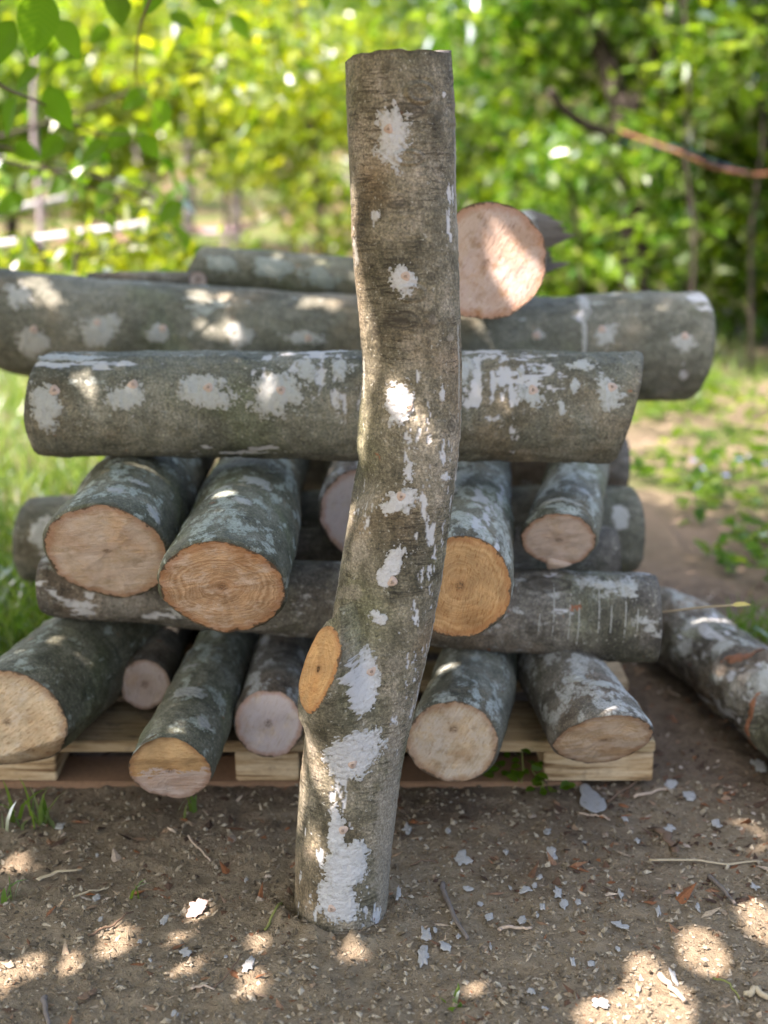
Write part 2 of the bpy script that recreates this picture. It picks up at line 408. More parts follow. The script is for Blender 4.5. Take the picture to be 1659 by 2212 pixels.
GRP = 'inoculated logs stacked on the pallet'
def log_root(name, label, P, cat='log', group=GRP):
    return tag(empty(name, tuple(P)), label, cat, group)

# faces ----------------------------------------------------------------------
TAN, ORG, PALE = (.50, .345, .205), (.50, .265, .105), (.58, .48, .39)
RIM = (.22, .10, .045); RIMO = (.34, .14, .05)

def endon(label, u, vt, vb, zb, rpx, ridge, length, bark, fmat, seed, rb=.92, lich=.0, lichup=.05, res=(230, 150), fleck=(), knots=(), squash=1., patches=(), yaw=0., **kw):
    """A log lying away from the camera: face centre column, face top/bottom rows, height of what it lies on,
    radius in pixels, ridge = pixel the ridge line runs to."""
    pb = hitz(u, vb, zb); r = rpx*proj(pb[None])[2][0]/FPX
    pt = hitz(u, vt, zb+2*r); c = (pt+pb)/2
    f = unit(pt-pb); n = unit(np.cross(f, [1, 0, 0]));  n = n if n[1] < 0 else -n
    if yaw: n = unit(np.array([n[0]+sin(yaw), n[1], n[2]]))
    q = hitz(ridge[0], ridge[1], zb+2*r); d = q-pt; d[2] = 0; d = unit(d)
    B = c+d*length; B[2] -= r*(1-rb)
    root = log_root('cut_log', label, (c[0], c[1], zb))
    L = Log(c, B, r, r*rb, n, d, up=(0, 0, 1), seed=seed, squash=squash, bevel=BEV.get(seed), **kw)
    L.build_bark(root, bark, res[0], res[1], lich, lichup, fleck, knots)
    L.build_face(root, fmat, 'A')
    L.build_face(root, PALEF, 'B', nr=8)
    for i, p in enumerate(patches):
        L.patch(root, *p[:4], WAXF, ragged=1.1, thick=.001, cell=.0016, seed=seed*20+i, plug=p[4] if len(p) > 4 else None)
    return root, L
BEV = {101: (.35, -.94, .050, 1.3), 103: (0., 1., .030, .9)}
PALEF = face_mat('face_pale', PALE, RIM, .55)

# ---------------------------------------------------------------- the hero log
HE = np.array([  # row, left, right edge in the picture
 (118, 746, 976), (180, 747, 982), (250, 750, 985), (400, 757, 986), (500, 757, 988), (600, 766, 992), (700, 778, 995), (800, 782, 998), (900, 776, 996),
 (1000, 768, 988), (1100, 756, 975), (1200, 741, 960), (1300, 725, 945), (1400, 703, 925), (1500, 675, 903), (1600, 654, 880), (1700, 646, 861),
 (1800, 641, 850), (1900, 637, 842), (1990, 638, 832)], float)
class Hero(Log):
    def __init__(s):
        Y = 1.70+(1990-HE[:, 0])/(1990-118)*.07
        C = np.array([at((a+b)/2, v, y) for (v, a, b), y in zip(HE, Y)]); z = proj(C)[2]
        R = (HE[:, 2]-HE[:, 1])/2*z/FPX
        C, R = C[::-1], R[::-1]                          # bottom to top
        s.zz = C[:, 2]; s.z0 = -.012; s.z1 = s.zz[-1]
        zs = np.linspace(s.z0, s.z1, 400); sm = np.hanning(45); sm /= sm.sum()
        def S(a):
            y = np.interp(zs, s.zz, a); y = np.convolve(np.pad(y, 22, mode='reflect', reflect_type='odd'), sm, 'valid'); return y
        s.zs, s.cx, s.cy, s.rr = zs, S(C[:, 0]), S(C[:, 1]), S(R)
        super().__init__((0, 0, s.z0), (0, 0, s.z1), R[0], R[-1], up=(0, -1, 0), seed=3)
        s.e1 = np.array([0, -1., 0]); s.e2 = np.array([1., 0, 0]); s.d = np.array([0, 0, 1.])
        # cut fork
        s.fc = at(690, 1450, 1.655); s.fn = unit((-.88, -.36, .33))
        s.s0 = at(768, 1700, 1.70); s.s1 = s.fc+(s.fc-s.s0)*.6+np.array([0, 0, .03])
    def center(s, t):
        z = t+s.z0; return np.stack([np.interp(z, s.zs, s.cx), np.interp(z, s.zs, s.cy), z], -1)
    def rad0(s, t, th):
        r = np.interp(t+s.z0, s.zs, s.rr)
        q = np.stack([np.cos(th), np.sin(th), t/.06*.6], -1)
        return r*(1+.018*fbm(q*1.3, 3, 3)+.008*fbm(q*5, 3, 6))
    def solid(s, P):
        z = np.clip(P[..., 2], s.z0, s.z1)
        dx = P[..., 0]-np.interp(z, s.zs, s.cx); dy = P[..., 1]-np.interp(z, s.zs, s.cy)
        d1 = np.hypot(dx, dy)-s.rad0(z-s.z0, np.arctan2(dx, -dy))
        ax = s.s1-s.s0; k = np.clip(((P-s.s0)@ax)/(ax@ax), 0, 1)
        d2 = np.linalg.norm(P-s.s0-k[..., None]*ax, axis=-1)-(.029+.0140*np.clip(k*2.6, 0, 1))
        h = np.clip(.5+.5*(d2-d1)/.022, 0, 1)
        return d2*(1-h)+d1*h-.022*h*(1-h)
    def radius(s, t, th):
        t = np.asarray(t, float); th = np.asarray(th, float)
        r = s.rad0(t, th)
        zz = t+s.z0; zone = (np.abs(zz-s.fc[2]) < .26)
        if zone.any():
            C = s.center(t); D = np.cos(th)[..., None]*s.e1+np.sin(th)[..., None]*s.e2
            lo = r*.6; hi = r*0+.22
            for k in range(26):
                m = (lo+hi)/2; P = C+D*m[..., None]
                ins = np.maximum(s.solid(P), (P-s.fc)@s.fn) < 0
                lo = np.where(ins, m, lo); hi = np.where(ins, hi, m)
            zw = sst(.26, .20, np.abs(zz-s.fc[2])); r = np.where(zone, r+(np.maximum(lo, r*.6)-r)*zw, r)
        q = np.stack([np.cos(th)*.06, np.sin(th)*.06, t], -1)
        r = r+.0006*fbm(q*np.array([30, 30, 190.]), 4, 21)*sst(-.2, .5, vn(q*14, 8))+.0005*fbm(q*240, 3, 22)
        for (kz, kth, kw, kh) in s.kn:
            dd = np.sqrt(((zz-kz)/kh)**2+((np.angle(np.exp(1j*(th-kth))))*.06/kw)**2)
            r = r+.0022*np.exp(-(dd-.75)**2*9)*np.cos(dd*9)+.002*np.exp(-dd**2*2)
        return r
    def lp(s, t, th): return s.surf(t, th)-s.center(t*0)
    kn = [(.78, .05, .020, .012), (.93, .1, .02, .010), (1.00, .35, .02, .014)]
    def ends(s, th):
        sag = s.rr[-1]*0
        return np.zeros_like(th), np.full_like(th, s.L)+.006*np.sin(th)+.0035*np.cos(th*2+1)+.0015*vn(np.stack([th*5, th*0, th*0], -1), 4)

hero = Hero()
hr = tag(empty('upright_log', tuple(hero.center(np.array(.012)))), 'tall crooked log standing upright in front of the stack, dotted with white wax', 'log')
flk = [(905, 940, 36, 70, .7, 130, 't'), (880, 1000, 20, 50, .76, 150, 't'), (968, 930, 18, 60, .7, 90, 't'), (965, 1010, 16, 100, .68, 80, 't'), (950, 1080, 30, 60, .6, 110, 't'),
       (925, 1190, 34, 90, .7, 100, 't'), (905, 1330, 50, 110, .72, 110, 't'), (885, 1480, 40, 130, .66, 110, 't'), (735, 1720, 25, 70, .74, 130, 't'),
       (690, 1840, 30, 40, .8, 150, 't'), (690, 1950, 40, 60, .72, 170, 't'), (800, 1990, 60, 45, .75, 130, 't'), 
       (910, 820, 18, 30, .75, 120, 't'), (955, 850, 16, 26, .85, 90, 't'), (810, 466, 14, 14, .95, 110, 't'), (955, 205, 12, 14, 1.1, 60, 't'), (975, 450, 14, 60, .8, 110, 't'), (780, 1100, 20, 40, .7, 120, 't')]
flk = [(a, b, c_*.9, d_, e*.76, f_, g_) for (a, b, c_, d_, e, f_, g_) in flk]
hero.build_bark(hr, BARK_HERO, 900, 200, -.09, 0, flk, [(868, 692, 55, 26), (862, 442, 40, 14), (880, 240, 60, 24), (932, 598, 13, 14), (975, 920, 12, 18), (812, 715, 12, 14), (905, 342, 8, 12)], pale=[(842, 1850, 32, 240, .75), (850, 1640, 18, 90, .6), (776, 1190, 20, 24, .55), (758, 1280, 24, 18, .55), (790, 1085, 14, 16, .6), (850, 1435, 22, 20, .4), (790, 1440, 40, 30, .3), (880, 745, 18, 14, .4), (935, 690, 8, 10, .6), (972, 730, 8, 10, .7), (812, 466, 10, 10, .8)])
for o in hr.children:
    bk = o
hero.build_face(hr, face_mat('hero_top', PALE, RIM, .6), 'B', nr=12)
hero.build_face(hr, face_mat('hero_base', PALE, RIM, .3), 'A', nr=6)
# face of the sawn-off fork
ax = unit(np.cross([0, 0, 1.], hero.fn)); ay = np.cross(hero.fn, ax)
ph = np.linspace(0, 2*pi, 72, endpoint=False); D = np.cos(ph)[:, None]*ax+np.sin(ph)[:, None]*ay
c0 = hero.fc+ay*.002; lo, hi = np.zeros(72), np.full(72, .12)
for k in range(30):
    m = (lo+hi)/2; ins = hero.solid(c0+D*m[:, None]) < 0
    lo = np.where(ins, m, lo); hi = np.where(ins, hi, m)
lo = np.minimum(lo, .054)*(1+.02*vn(np.stack([np.cos(ph)*3, np.sin(ph)*3, ph*0], -1), 3))
rho = np.linspace(0, 1, 17)[1:]
V = c0+D[None]*(lo*rho[:, None])[..., None]; x, y = (V-c0)@ax, (V-c0)@ay
hgt = .0022+.0010*fbm(np.stack([x*60, y*60, 0*x], -1), 3, 5); hgt[-1] = -.001
V = (V+hero.fn*hgt[..., None]).reshape(-1, 3); V = np.vstack([V, c0+hero.fn*.0022])
F = gridF(16, 72, True).tolist()+[[16*72, j, (j+1) % 72] for j in range(72)]
sf = mesh('branch_stub_face', V, F, face_mat('stub_face', (.58, .37, .17), RIMO, .2, ang=1.3, ring=.5, streak=.7), hr,
     {'st': np.vstack([np.stack([x, y, 0*x], -1).reshape(-1, 3), [[0, 0, 0]]]), 'rho': np.append(np.repeat(rho, 72), 0)})
sf['label'] = 'fresh orange sawn face of the cut fork'
PT = [(845, 290, 78, 132, (838, 278), 0, 1.), (868, 605, 56, 78, (878, 597), 0, 1.), (863, 868, 62, 100, (882, 880), .1, .9), 
      (862, 1086, 88, 50, (868, 1073), -.35, .9), (850, 1208, 46, 74, None, .45, .9), (832, 1245, 36, 48, (846, 1256), 0, .8), (818, 1334, 42, 24, None, .45, 1.),
      (793, 1472, 56, 126, (802, 1450), -.22, .9), (768, 1632, 112, 104, (762, 1650), 0, 1.1), 
      (727, 1800, 38, 100, (742, 1792), .05, .9), (752, 1872, 104, 120, None, 0, .8), (730, 1950, 96, 92, (717, 1962), 0, 1.), (722, 1760, 20, 50, None, 0, 1.1),
      (882, 1020, 22, 40, None, 0, 1.6), (956, 850, 14, 40, None, 0, .9), (962, 1030, 50, 18, None, .3, 1.3),
      (812, 466, 18, 20, None, 0, 1.), (956, 205, 14, 18, None, 0, 1.)]
for i, (u, v, w, h, pl, rot, rg) in enumerate(PT):
    hero.patch(hr, u, v, w, h, WAX, rot=rot, ragged=rg*.8, seed=40+i, plug=pl, cell=.0009, thick=.0010)
EDGE_LIT = wax_mat('lit_edge', (.25, .24, .205), .75)  # pale colour painting the lit rim along the log's edges, partly over wax
for i, (u, v, w, h) in enumerate([(991, 800, 9, 200), (992, 980, 9, 200), (935, 1370, 9, 220), (983, 400, 14, 240), (768, 545, 28, 80), (786, 815, 16, 70), (752, 285, 9, 100), (730, 1255, 9, 130)]):
    t, th, z = hero.locate(u, v)
    hero.patch(hr, u, v, w*.9, h, EDGE_LIT, ragged=1.1, seed=90+i, cell=.0013, thick=.0003, power=3.)

# ---------------------------------------------------------------- pallet
PB = NT('pallet_wood'); g = PB.n('ShaderNodeNewGeometry').outputs['Position']
n1 = PB.noise(PB.vmul(g, (.08, 1, 1)), 190, 5, .6, .6); n2 = PB.noise(g, 14, 4)
c = PB.ramp(n1, [(.3, (.20, .125, .06)), (.5, (.36, .26, .145)), (.7, (.46, .36, .22))])
c = PB.mix(PB.rng(n2, .5, .7), c, PB.mix(1., c, (.75, .78, .72), 'MULTIPLY'))
c = PB.mix(PB.rng(PB.noise(g, 32, 6, .7), .52, .68, 0, .7), c, (.13, .105, .075)); PB.bsdf(c, .75, PB.bump(n1, .5, .001), .2); PALLET = PB.m
PL = NT('pallet_block_wood'); g = PL.n('ShaderNodeNewGeometry').outputs['Position']
n1 = PL.noise(PL.vmul(g, (.06, .06, 1)), 150, 3, .5, .3); n2 = PL.noise(PL.vmul(g, (.3, 1, 1)), 300, 4)
c = PL.ramp(n1, [(.36, (.15, .085, .04)), (.46, (.40, .28, .15)), (.60, (.52, .40, .25))])
c = PL.mix(.4, c, PL.ramp(n2, [(.3, (.6, .6, .6)), (.7, (1.3, 1.3, 1.3))]), 'MULTIPLY')
c = PL.mix(PL.rng(PL.noise(g, 40, 6, .7), .54, .70, 0, .65), c, (.14, .105, .07)); PL.bsdf(c, .8, PL.bump(n1, .6, .002), .2); BLOCK = PL.m
def box(name, lo, hi, mat, parent, bev=.002, seed=0, cuts=8):
    import bmesh
    bm = bmesh.new(); bmesh.ops.create_cube(bm, size=1)
    lo, hi = np.array(lo, float), np.array(hi, float)
    for v in bm.verts: v.co = [(lo+hi)[i]/2+v.co[i]*(hi-lo)[i] for i in range(3)]
    bmesh.ops.bevel(bm, geom=bm.edges[:], offset=bev, segments=2, affect='EDGES')
    bm.verts.index_update()
    V = np.array([v.co[:] for v in bm.verts]); F = [[v.index for v in f.verts] for f in bm.faces]; bm.free()
    V = V+.0012*np.stack([vn(V*37+seed, k) for k in range(3)], -1)
    return mesh(name, V, F, mat, parent, smooth=False)
ZD = .076
pal = tag(empty('wooden_pallet', (-.08, 2.5, 0)), 'pale wooden pallet under the log stack, laminated end blocks showing', 'pallet')
y0 = 2.07
for i, (x0, x1) in enumerate([(-.60, -.494), (-.224, -.128), (.241, .405)]):
    for j, yy in enumerate((y0, y0+.44, y0+.86)):
        box('block', (x0, yy, .010), (x1, yy+.13, .056), BLOCK, pal, .002, i*3+j)
for j, (a, b) in enumerate([(0, .165), (.25, .35), (.44, .56), (.66, .76), (.84, .99)]):
    box('deck_board', (-.605, y0-.004+a, .0585), (.407, y0-.004+b, ZD), PALLET, pal, .002, 20+j)
box('cross_board', (-.50, y0+.162, .0775), (-.40, y0+.92, .090), PALLET, pal, .002, 30)
for j, yy in enumerate((y0-.003, y0+.44, y0+.86)):
    box('bottom_board', (-.605, yy, -.004), (.30 if j == 0 else .407, yy+.10, .0085), plain_mat('pallet_bottom', (.22, .13, .075), .8, 120) if j == 0 else PALLET, pal, .002, 40+j)

NAIL = plain_mat('nail_rust', (.06, .035, .025), .6, 300)
for x_ in (-.545, -.515, -.20, -.155, .27, .33, .375):
    m = MB(); p_ = np.array([x_, y0+.04+.03*(x_ > 0), ZD-.001]); m.tube([p_, p_+[0, 0, .002]], [.0042, .0036], 10); m.build('nail', NAIL, pal, smooth=False)
# ---------------------------------------------------------------- the stack
Z1 = ZD+.002
FM = {
 'A': face_mat('face_a', (.66, .52, .34), RIM, .5, (.68, .58, .45), .9, .15, (0, 0, 0), .95, (0, 0), .1, 1.),
 'B': face_mat('face_b', PALE, RIM, .8, (.54, .43, .37), .3, .4, (0, 0, 0), .4, (0, 0), .4, 2.),
 'C': face_mat('face_c', (.50, .33, .16), RIM, .5, (.56, .48, .45), 1.5, .2, (0, -9., 1), .4, (0, 0), .25, 3.),
 'D': face_mat('face_d', PALE, RIMO, .85, (.55, .475, .46), .4, .15, (0, 0, 0), .4, (0, 0), .25, 4.),
 'E': face_mat('face_e', (.52, .41, .27), RIM, .68, (.57, .49, .39), .5, .25, (0, 0, 0), .55, (0, .02), .35, 5.),
 'F': face_mat('face_f', (.60, .47, .32), RIM, .70, (.66, .55, .44), 1.2, .5, (0, 0, 0), .45, (0, 0), .35, 6.),
 'G': face_mat('face_g', (.64, .51, .37), RIMO, .74, (.70, .58, .48), 1.45, .3, (0, 0, 0), .4, (0, .005), .15, 7.),
 'H': face_mat('face_h', (.60, .42, .26), RIMO, .58, (.70, .56, .44), 1.3, .75, (0, 0, 0), .35, (0, 0), .35, 8.),
 'I': face_mat('face_i', PALE, RIMO, .85, (.55, .47, .45), .6, .2, (0, 0, 0), .5, (0, 0), .15, 9.),
 'J': face_mat('face_j', (.54, .34, .155), RIMO, .22, (.60, .44, .30), .3, .5, (0, 0, 0), .75, (-.002, .002), .25, 10.),
 'K': face_mat('face_k', (.62, .50, .38), RIMO, .8, (.68, .56, .48), 1.2, .2, (0, 0, 0), .55, (0, 0), .2, 11.),
 'O': face_mat('face_o', (.44, .31, .21), RIMO, .85, (.54, .44, .39), .55, .35, (0, 0, 0), 1., (0, 0), .12, 12.),
}
# bottom layer, lying away from the camera on the pallet deck
endon('big log at the lower left of the stack with a rough bare sawn end', 15, 1449, 1668, Z1, 124, (185, 1322), .95, BARK_MOSS, FM['A'], 101, lich=.03, res=(250, 160))
endon('thin log set far back on the pallet between two longer logs', 312, 1423, 1534, Z1+.013, 57, (345, 1350), .7, BARK_BROWN, FM['B'], 102, lich=-.03, res=(140, 90))
endon('log jutting lowest from the stack, white face with orange crescent on top', 367, 1602, 1725, Z1, 89, (478, 1378), 1.0, BARK_MOSS, FM['C'], 103, lich=.06, lichup=.03,
      patches=[(413, 1440, 34, 24), (405, 1495, 70, 60), (440, 1560, 40, 40)])
endon('log with a pale waxy face above the middle pallet block', 580, 1483, 1641, Z1, 75, (600, 1385), .9, BARK_BROWN, FM['D'], 104, lich=.07, lichup=.06, rb=.85)
endon('cream faced log on the pallet just right of the upright log, pointed at one side', 980, 1512, 1694, Z1, 101, (1012, 1422), .95, BARK_GREY, FM['E'], 105, lich=.06, lichup=.06)
endon('log with a slanting oval face on the right end block of the pallet', 1303, 1543, 1652, Z1, 103, (1233, 1432), .95, BARK_BROWN, FM['F'], 106, lich=.09, lichup=.06, rb=.8,
      patches=[(1300, 1475, 60, 40), (1250, 1465, 40, 40)])

def across(label, u0, v0, u1, v1, Y, r0, r1, bark, seed, nA=None, nB=None, res=(430, 170), fleck=(), knots=(), lich=0., lichup=0., patches=(), up=(0, -.8, .6), fA=None, fB=None, pm=WAXF, Y1=None, name='cut_log', group=GRP, plugs=True, **kw):
    A, B = at(u0, v0, Y), at(u1, v1, Y1 or Y)
    zA, zB = proj(A[None])[2][0], proj(B[None])[2][0]
    ra, rb = r0*zA/FPX, r1*zB/FPX
    root = log_root(name, label, ((A+B)/2)-np.array([0, 0, (ra+rb)/2]), group=group)
    L = Log(A, B, ra, rb, nA, nB, up=up, seed=seed, **kw)
    L.build_bark(root, bark, res[0], res[1], lich, lichup, fleck, knots)
    L.build_face(root, fA or PALEF, 'A', nr=12); L.build_face(root, fB or PALEF, 'B', nr=12)
    for i, p in enumerate(patches):
        L.patch(root, *p[:4], pm, horiz=True, ragged=p[6] if len(p) > 6 else 1., rot=p[5] if len(p) > 5 else 0, thick=.0007, cell=.0016, seed=seed*20+i, plug=p[4] if len(p) > 4 else None, pw=.008)
    return root, L
# second layer, lying across
across('grey log across the stack in the second layer, wax runs streaking its right end', 100, 1262, 1416, 1336, 2.15, 70, 97, BARK_BROWN, 201, lich=.06, lichup=.02,
       nA=(-1, .12, 0), nB=(1, -.03, 0), fleck=[(1300, 1280, 130, 40, .5, 60, 't'), (300, 1290, 250, 60, .56, 50, 't')], knots=[(1148, 1358, 24, 22), (1180, 1262, 75, 26)], fB=FM['K'],
       patches=[(1268, 1252, 44, 20), (1300, 1262, 90, 22, None, 0, 1.3), (1355, 1275, 50, 40, None, 0, 1.4)]+[(u_, v_, 3.2, h_, None, 0, 1.3) for u_, v_, h_ in ((1165, 1345, 60), (1196, 1320, 110), (1232, 1330, 90), (1250, 1345, 100), (1296, 1318, 120), (1322, 1340, 80), (1351, 1325, 110), (1377, 1342, 60))])
across('grey log lying across behind the second layer, its ends peeping out on both sides', 60, 1165, 1366, 1142, 2.67, 92, 93, BARK_GREY, 202, lich=.0, res=(300, 110), patches=[(1338, 1118, 40, 72), (1265, 1190, 60, 20), (95, 1160, 50, 80)], nA=(-1, .15, 0), nB=(1, .15, 0))
across('log lying across deep inside the second layer, seen only through dark gaps', 150, 1215, 1330, 1215, 2.42, 78, 78, BARK_BROWN, 206, res=(90, 60))
# third layer, lying away from the camera
Z3 = .312
endon('thick log with a broad tan face at the left of the third layer', 233, 1089, 1292, Z3, 132, (302, 985), .95, BARK_MOSS, FM['G'], 301, lich=.05, lichup=.06, res=(260, 170),
      patches=[(250, 1060, 46, 28), (300, 1040, 40, 40), (330, 1110, 40, 60)])
endon('thick log with a swirly brown face jutting from the third layer', 481, 1162, 1369, Z3-.004, 133, (548, 985), 1.0, BARK_MOSS, FM['H'], 302, lich=.075, lichup=.05, res=(260, 170),
      patches=[(470, 1062, 60, 36), (525, 1080, 40, 40), (560, 1040, 60, 70)])
endon('pale waxy faced log half hidden behind the upright log', 786, 1003, 1211, Z3, 100, (788, 985), .85, BARK_BROWN, FM['I'], 303, lich=.08, res=(160, 110), squash=.98)
endon('bright orange faced log with a dark pith beside the upright log', 996, 1150, 1385, Z3-.004, 115, (1014, 1002), 1.0, BARK_GREY, FM['J'], 304, lich=.10, lichup=.06, res=(240, 160), knots=[(1080, 1175, 10, 30)], fleck=[(1060, 1090, 60, 60, .6, 60, 't')])
rk, LK = endon('small log with a pale drip hanging from its pinkish sawn face', 1208, 1107, 1224, Z3+.008, 79, (1236, 1012), .8, BARK_GREY, FM['K'], 305, lich=.06, lichup=.06, res=(180, 120),
      patches=[(1200, 1080, 90, 30), (1260, 1060, 40, 40)])
# the drip
c = LK.P[0]; low = c[np.argmin(c[:, 2])]
nk = LK.nA; dr = unit(np.cross(nk, [1, 0, 0])); dr = dr if dr[2] < 0 else -dr
m = MB(); m.tube([low-dr*.016-nk*.004, low-dr*.004-nk*.002+[-.006, 0, 0], low+dr*.005+[-.009, 0, 0], low+dr*.014+[-.009, 0, 0], low+dr*.023+[-.010, 0, 0]], [.022, .0165, .009, .0055, .001], 14, rough=.2)
vv = m.V[0]; kk = (vv-low)@nk; m.V[0] = vv-np.outer(kk*.72, nk)+nk*.001
m.build('wood_tear', plain_mat('torn_wood', (.50, .40, .32), .8, 260), rk)
across('dark log lying across at the back of the third layer', 590, 1003, 1352, 1003, 3.0, 66, 60, BARK_BROWN, 306, res=(140, 80))
# fourth layer, lying across
across('stout wax splashed log lying across the front of the fourth layer', 98, 872, 1354, 880, 2.2, 112, 121, BARK_GREY, 401, lich=.0, lichup=.05, nA=(-1, .20, .04), nB=(1, -.05, -.25), res=(560, 230),
       fleck=[(640, 800, 60, 60, .8, 60, 'v'), (720, 800, 70, 60, .80, 70, 'v'), (1060, 830, 90, 80, .80, 70, 'v'), (1030, 770, 60, 40, .95, 50, 't'), (700, 760, 140, 24, .85, 50, 't'), (1150, 800, 90, 60, .62, 80, 't'), (760, 880, 40, 60, .75, 80, 'v'), (200, 765, 110, 20, .95, 40, 't'), (560, 970, 120, 14, .8, 60, 't'), (1060, 910, 50, 60, .7, 80, 'v')],
       patches=[(95, 870, 80, 100, (118, 845)), (275, 855, 86, 76, (287, 830), -.4), (440, 843, 118, 66, (450, 836)), (588, 845, 120, 110, (608, 842), 0, 1.1), (150, 772, 150, 34, None, 0, .7), (1316, 845, 60, 70, (1322, 838)), (1147, 856, 68, 46, (1152, 845), .5), (1262, 790, 64, 34), (1123, 803, 18, 20), (1193, 768, 24, 12), (1242, 832, 24, 30), (1212, 880, 20, 36), (1154, 800, 14, 22), (1000, 790, 60, 70, None, 0, 1.5), (730, 790, 46, 70, None, 0, 1.5), (660, 800, 40, 70, None, 0, 1.6)], pm=wax_mat('wax_mid', (.35, .36, .335), .55, .75), fA=face_mat('face_m', (.50, .27, .12), RIMO, .1))
across('longest grey log lying across the back of the fourth layer, reaching past both sides', 2, 692, 1500, 748, 2.85, 112, 117, BARK_GREY, 402, lich=-.02, lichup=.06, up=(0, -.2, 1), nA=(-1, .15, -.05), nB=(1, .16, -.14), res=(420, 150),
       fleck=[(1262, 690, 24, 90, .95, 50, 'v'), (1470, 790, 26, 60, .7, 60, 'v'), (1500, 650, 40, 24, 1., 40, 't')],
       patches=[(70, 735, 76, 80, (75, 712)), (218, 712, 84, 68, (212, 697)), (340, 722, 44, 48, (350, 708)), (515, 722, 58, 50, (503, 715)), (660, 730, 66, 30, (665, 728)), (1313, 722, 40, 60, (1300, 712)), (1480, 738, 66, 46, (1478, 728)), (1165, 726, 30, 20, (1160, 724)), (1262, 660, 28, 60), (1263, 720, 12, 110), (40, 640, 60, 60)], bend=(-.030, 0))
across('log lying across in the middle of the fourth layer, seen only through dark gaps', 150, 845, 1330, 845, 2.52, 84, 84, BARK_BROWN, 406, res=(90, 60))
# on top
Po = at(1052, 567, 2.24); ro = 127*proj(Po[None])[2][0]/FPX
ra = log_root('cut_log', 'sunlit sawn log on top of the stack, its furrowed pink face beside the upright log', (Po[0], Po[1], Po[2]-ro))
LO = Log(Po, Po+np.array([.05, .56, -.045]), ro, ro*.78, (.05, -1, .02), None, up=(0, 0, 1), seed=501, bevel=(-.93, .36, .034, .5))
LO.build_bark(ra, BARK_BROWN, 140, 120, .05); LO.build_face(ra, FM['O'], 'A', nr=40); LO.build_face(ra, PALEF, 'B', nr=6)
across('mossy log with round pale blotches lying on top at the back', 414, 582, 960, 620, 3.02, 52, 46, BARK_MOSS, 502, lich=-.03, res=(200, 90), patches=[(475, 570, 74, 42), (585, 577, 76, 44), (690, 603, 76, 46)], pm=wax_mat('wax_back', (.23, .255, .22), .7), nA=(-1, .1, .5), fA=face_mat('face_p', (.10, .085, .06), (.05, .045, .03), .1))
across('thin dark branch piece lying on the top back log', 190, 601, 428, 606, 2.95, 13, 20, BARK_BROWN, 503, res=(90, 50), lich=.05, fB=PALEF, nB=(1, -.9, .1))
# broken log end behind the top log
r_, Lb = across('broken log end with a jagged splintered tip behind the sunlit top log', 985, 545, 1160, 525, 2.80, 70, 73, BARK_ROUGH, 504, res=(60, 60), lich=.05, patches=[(1130, 470, 60, 50)])
m = MB()
row = Lb.P[-1]; cen = row.mean(0); k = len(row)
for j in range(0, k, 6):
    a, b, c2 = row[j], row[(j+4) % k], row[(j+8) % k]
    ln = .012+.06*abs(vn(np.array([[j*.33, 0, 0]]), 8)[0])
    tip = (a+c2)/2*.8+cen*.2+Lb.d*ln
    base = [a, b, c2, (a+c2)/2*.6+cen*.4-Lb.d*.01]
    m.add(np.array(base+[tip]), np.array([[0, 1, 4, 4], [1, 2, 4, 4], [2, 3, 4, 4], [3, 0, 4, 4]]), 0.)
m.build('splinters', plain_mat('splinter_wood', (.09, .078, .062), .8, 120), r_, smooth=False)
# log lying on the ground to the right
gA = np.array([.53, 2.66, .070]); gB = np.array([.70, 1.86, .074])
rg_ = log_root('fallen_log', 'scabby lichen covered log lying on the ground beside the right end of the pallet', (.58, 2.3, 0), group=None)
LG = Log(gA, gB, .066, .070, None, None, up=(-.4, -.2, 1), seed=601, lump=.12, knobs=[(.20, .9, .03, .010), (.42, -.5, .03, .012), (.36, .6, .02, .009), (.5, .2, .02, -.012)])
LG.build_bark(rg_, BARK_ROUGH, 330, 180, .06, .03, [(1520, 1370, 60, 60, .8, 50, 't'), (1600, 1480, 60, 80, .7, 50, 't')], [(1585, 1425, 40, 24), (1620, 1560, 60, 20)])
LG.build_face(rg_, FM['K'], 'A'); LG.build_face(rg_, PALEF, 'B')
for i, p in enumerate([(1500, 1345, 70, 50), (1560, 1400, 60, 40), (1650, 1470, 60, 60), (1480, 1400, 36, 50)]): LG.patch(rg_, *p, WAXF, ragged=1.3, seed=800+i, cell=.0016)
RB = (.30, .11, .04)
LG.patch(rg_, 1600, 1420, 90, 34, plain_mat('raw_scar', (.19, .085, .045), .8, 160), ragged=1.1, seed=820, cell=.0016, name='bark_scar', rot=.6)
LG.patch(rg_, 1620, 1556, 110, 22, plain_mat('raw_scar_rim', (.26, .12, .065), .8, 160), ragged=.8, seed=822, cell=.0016, name='bark_scar', rot=-.25)

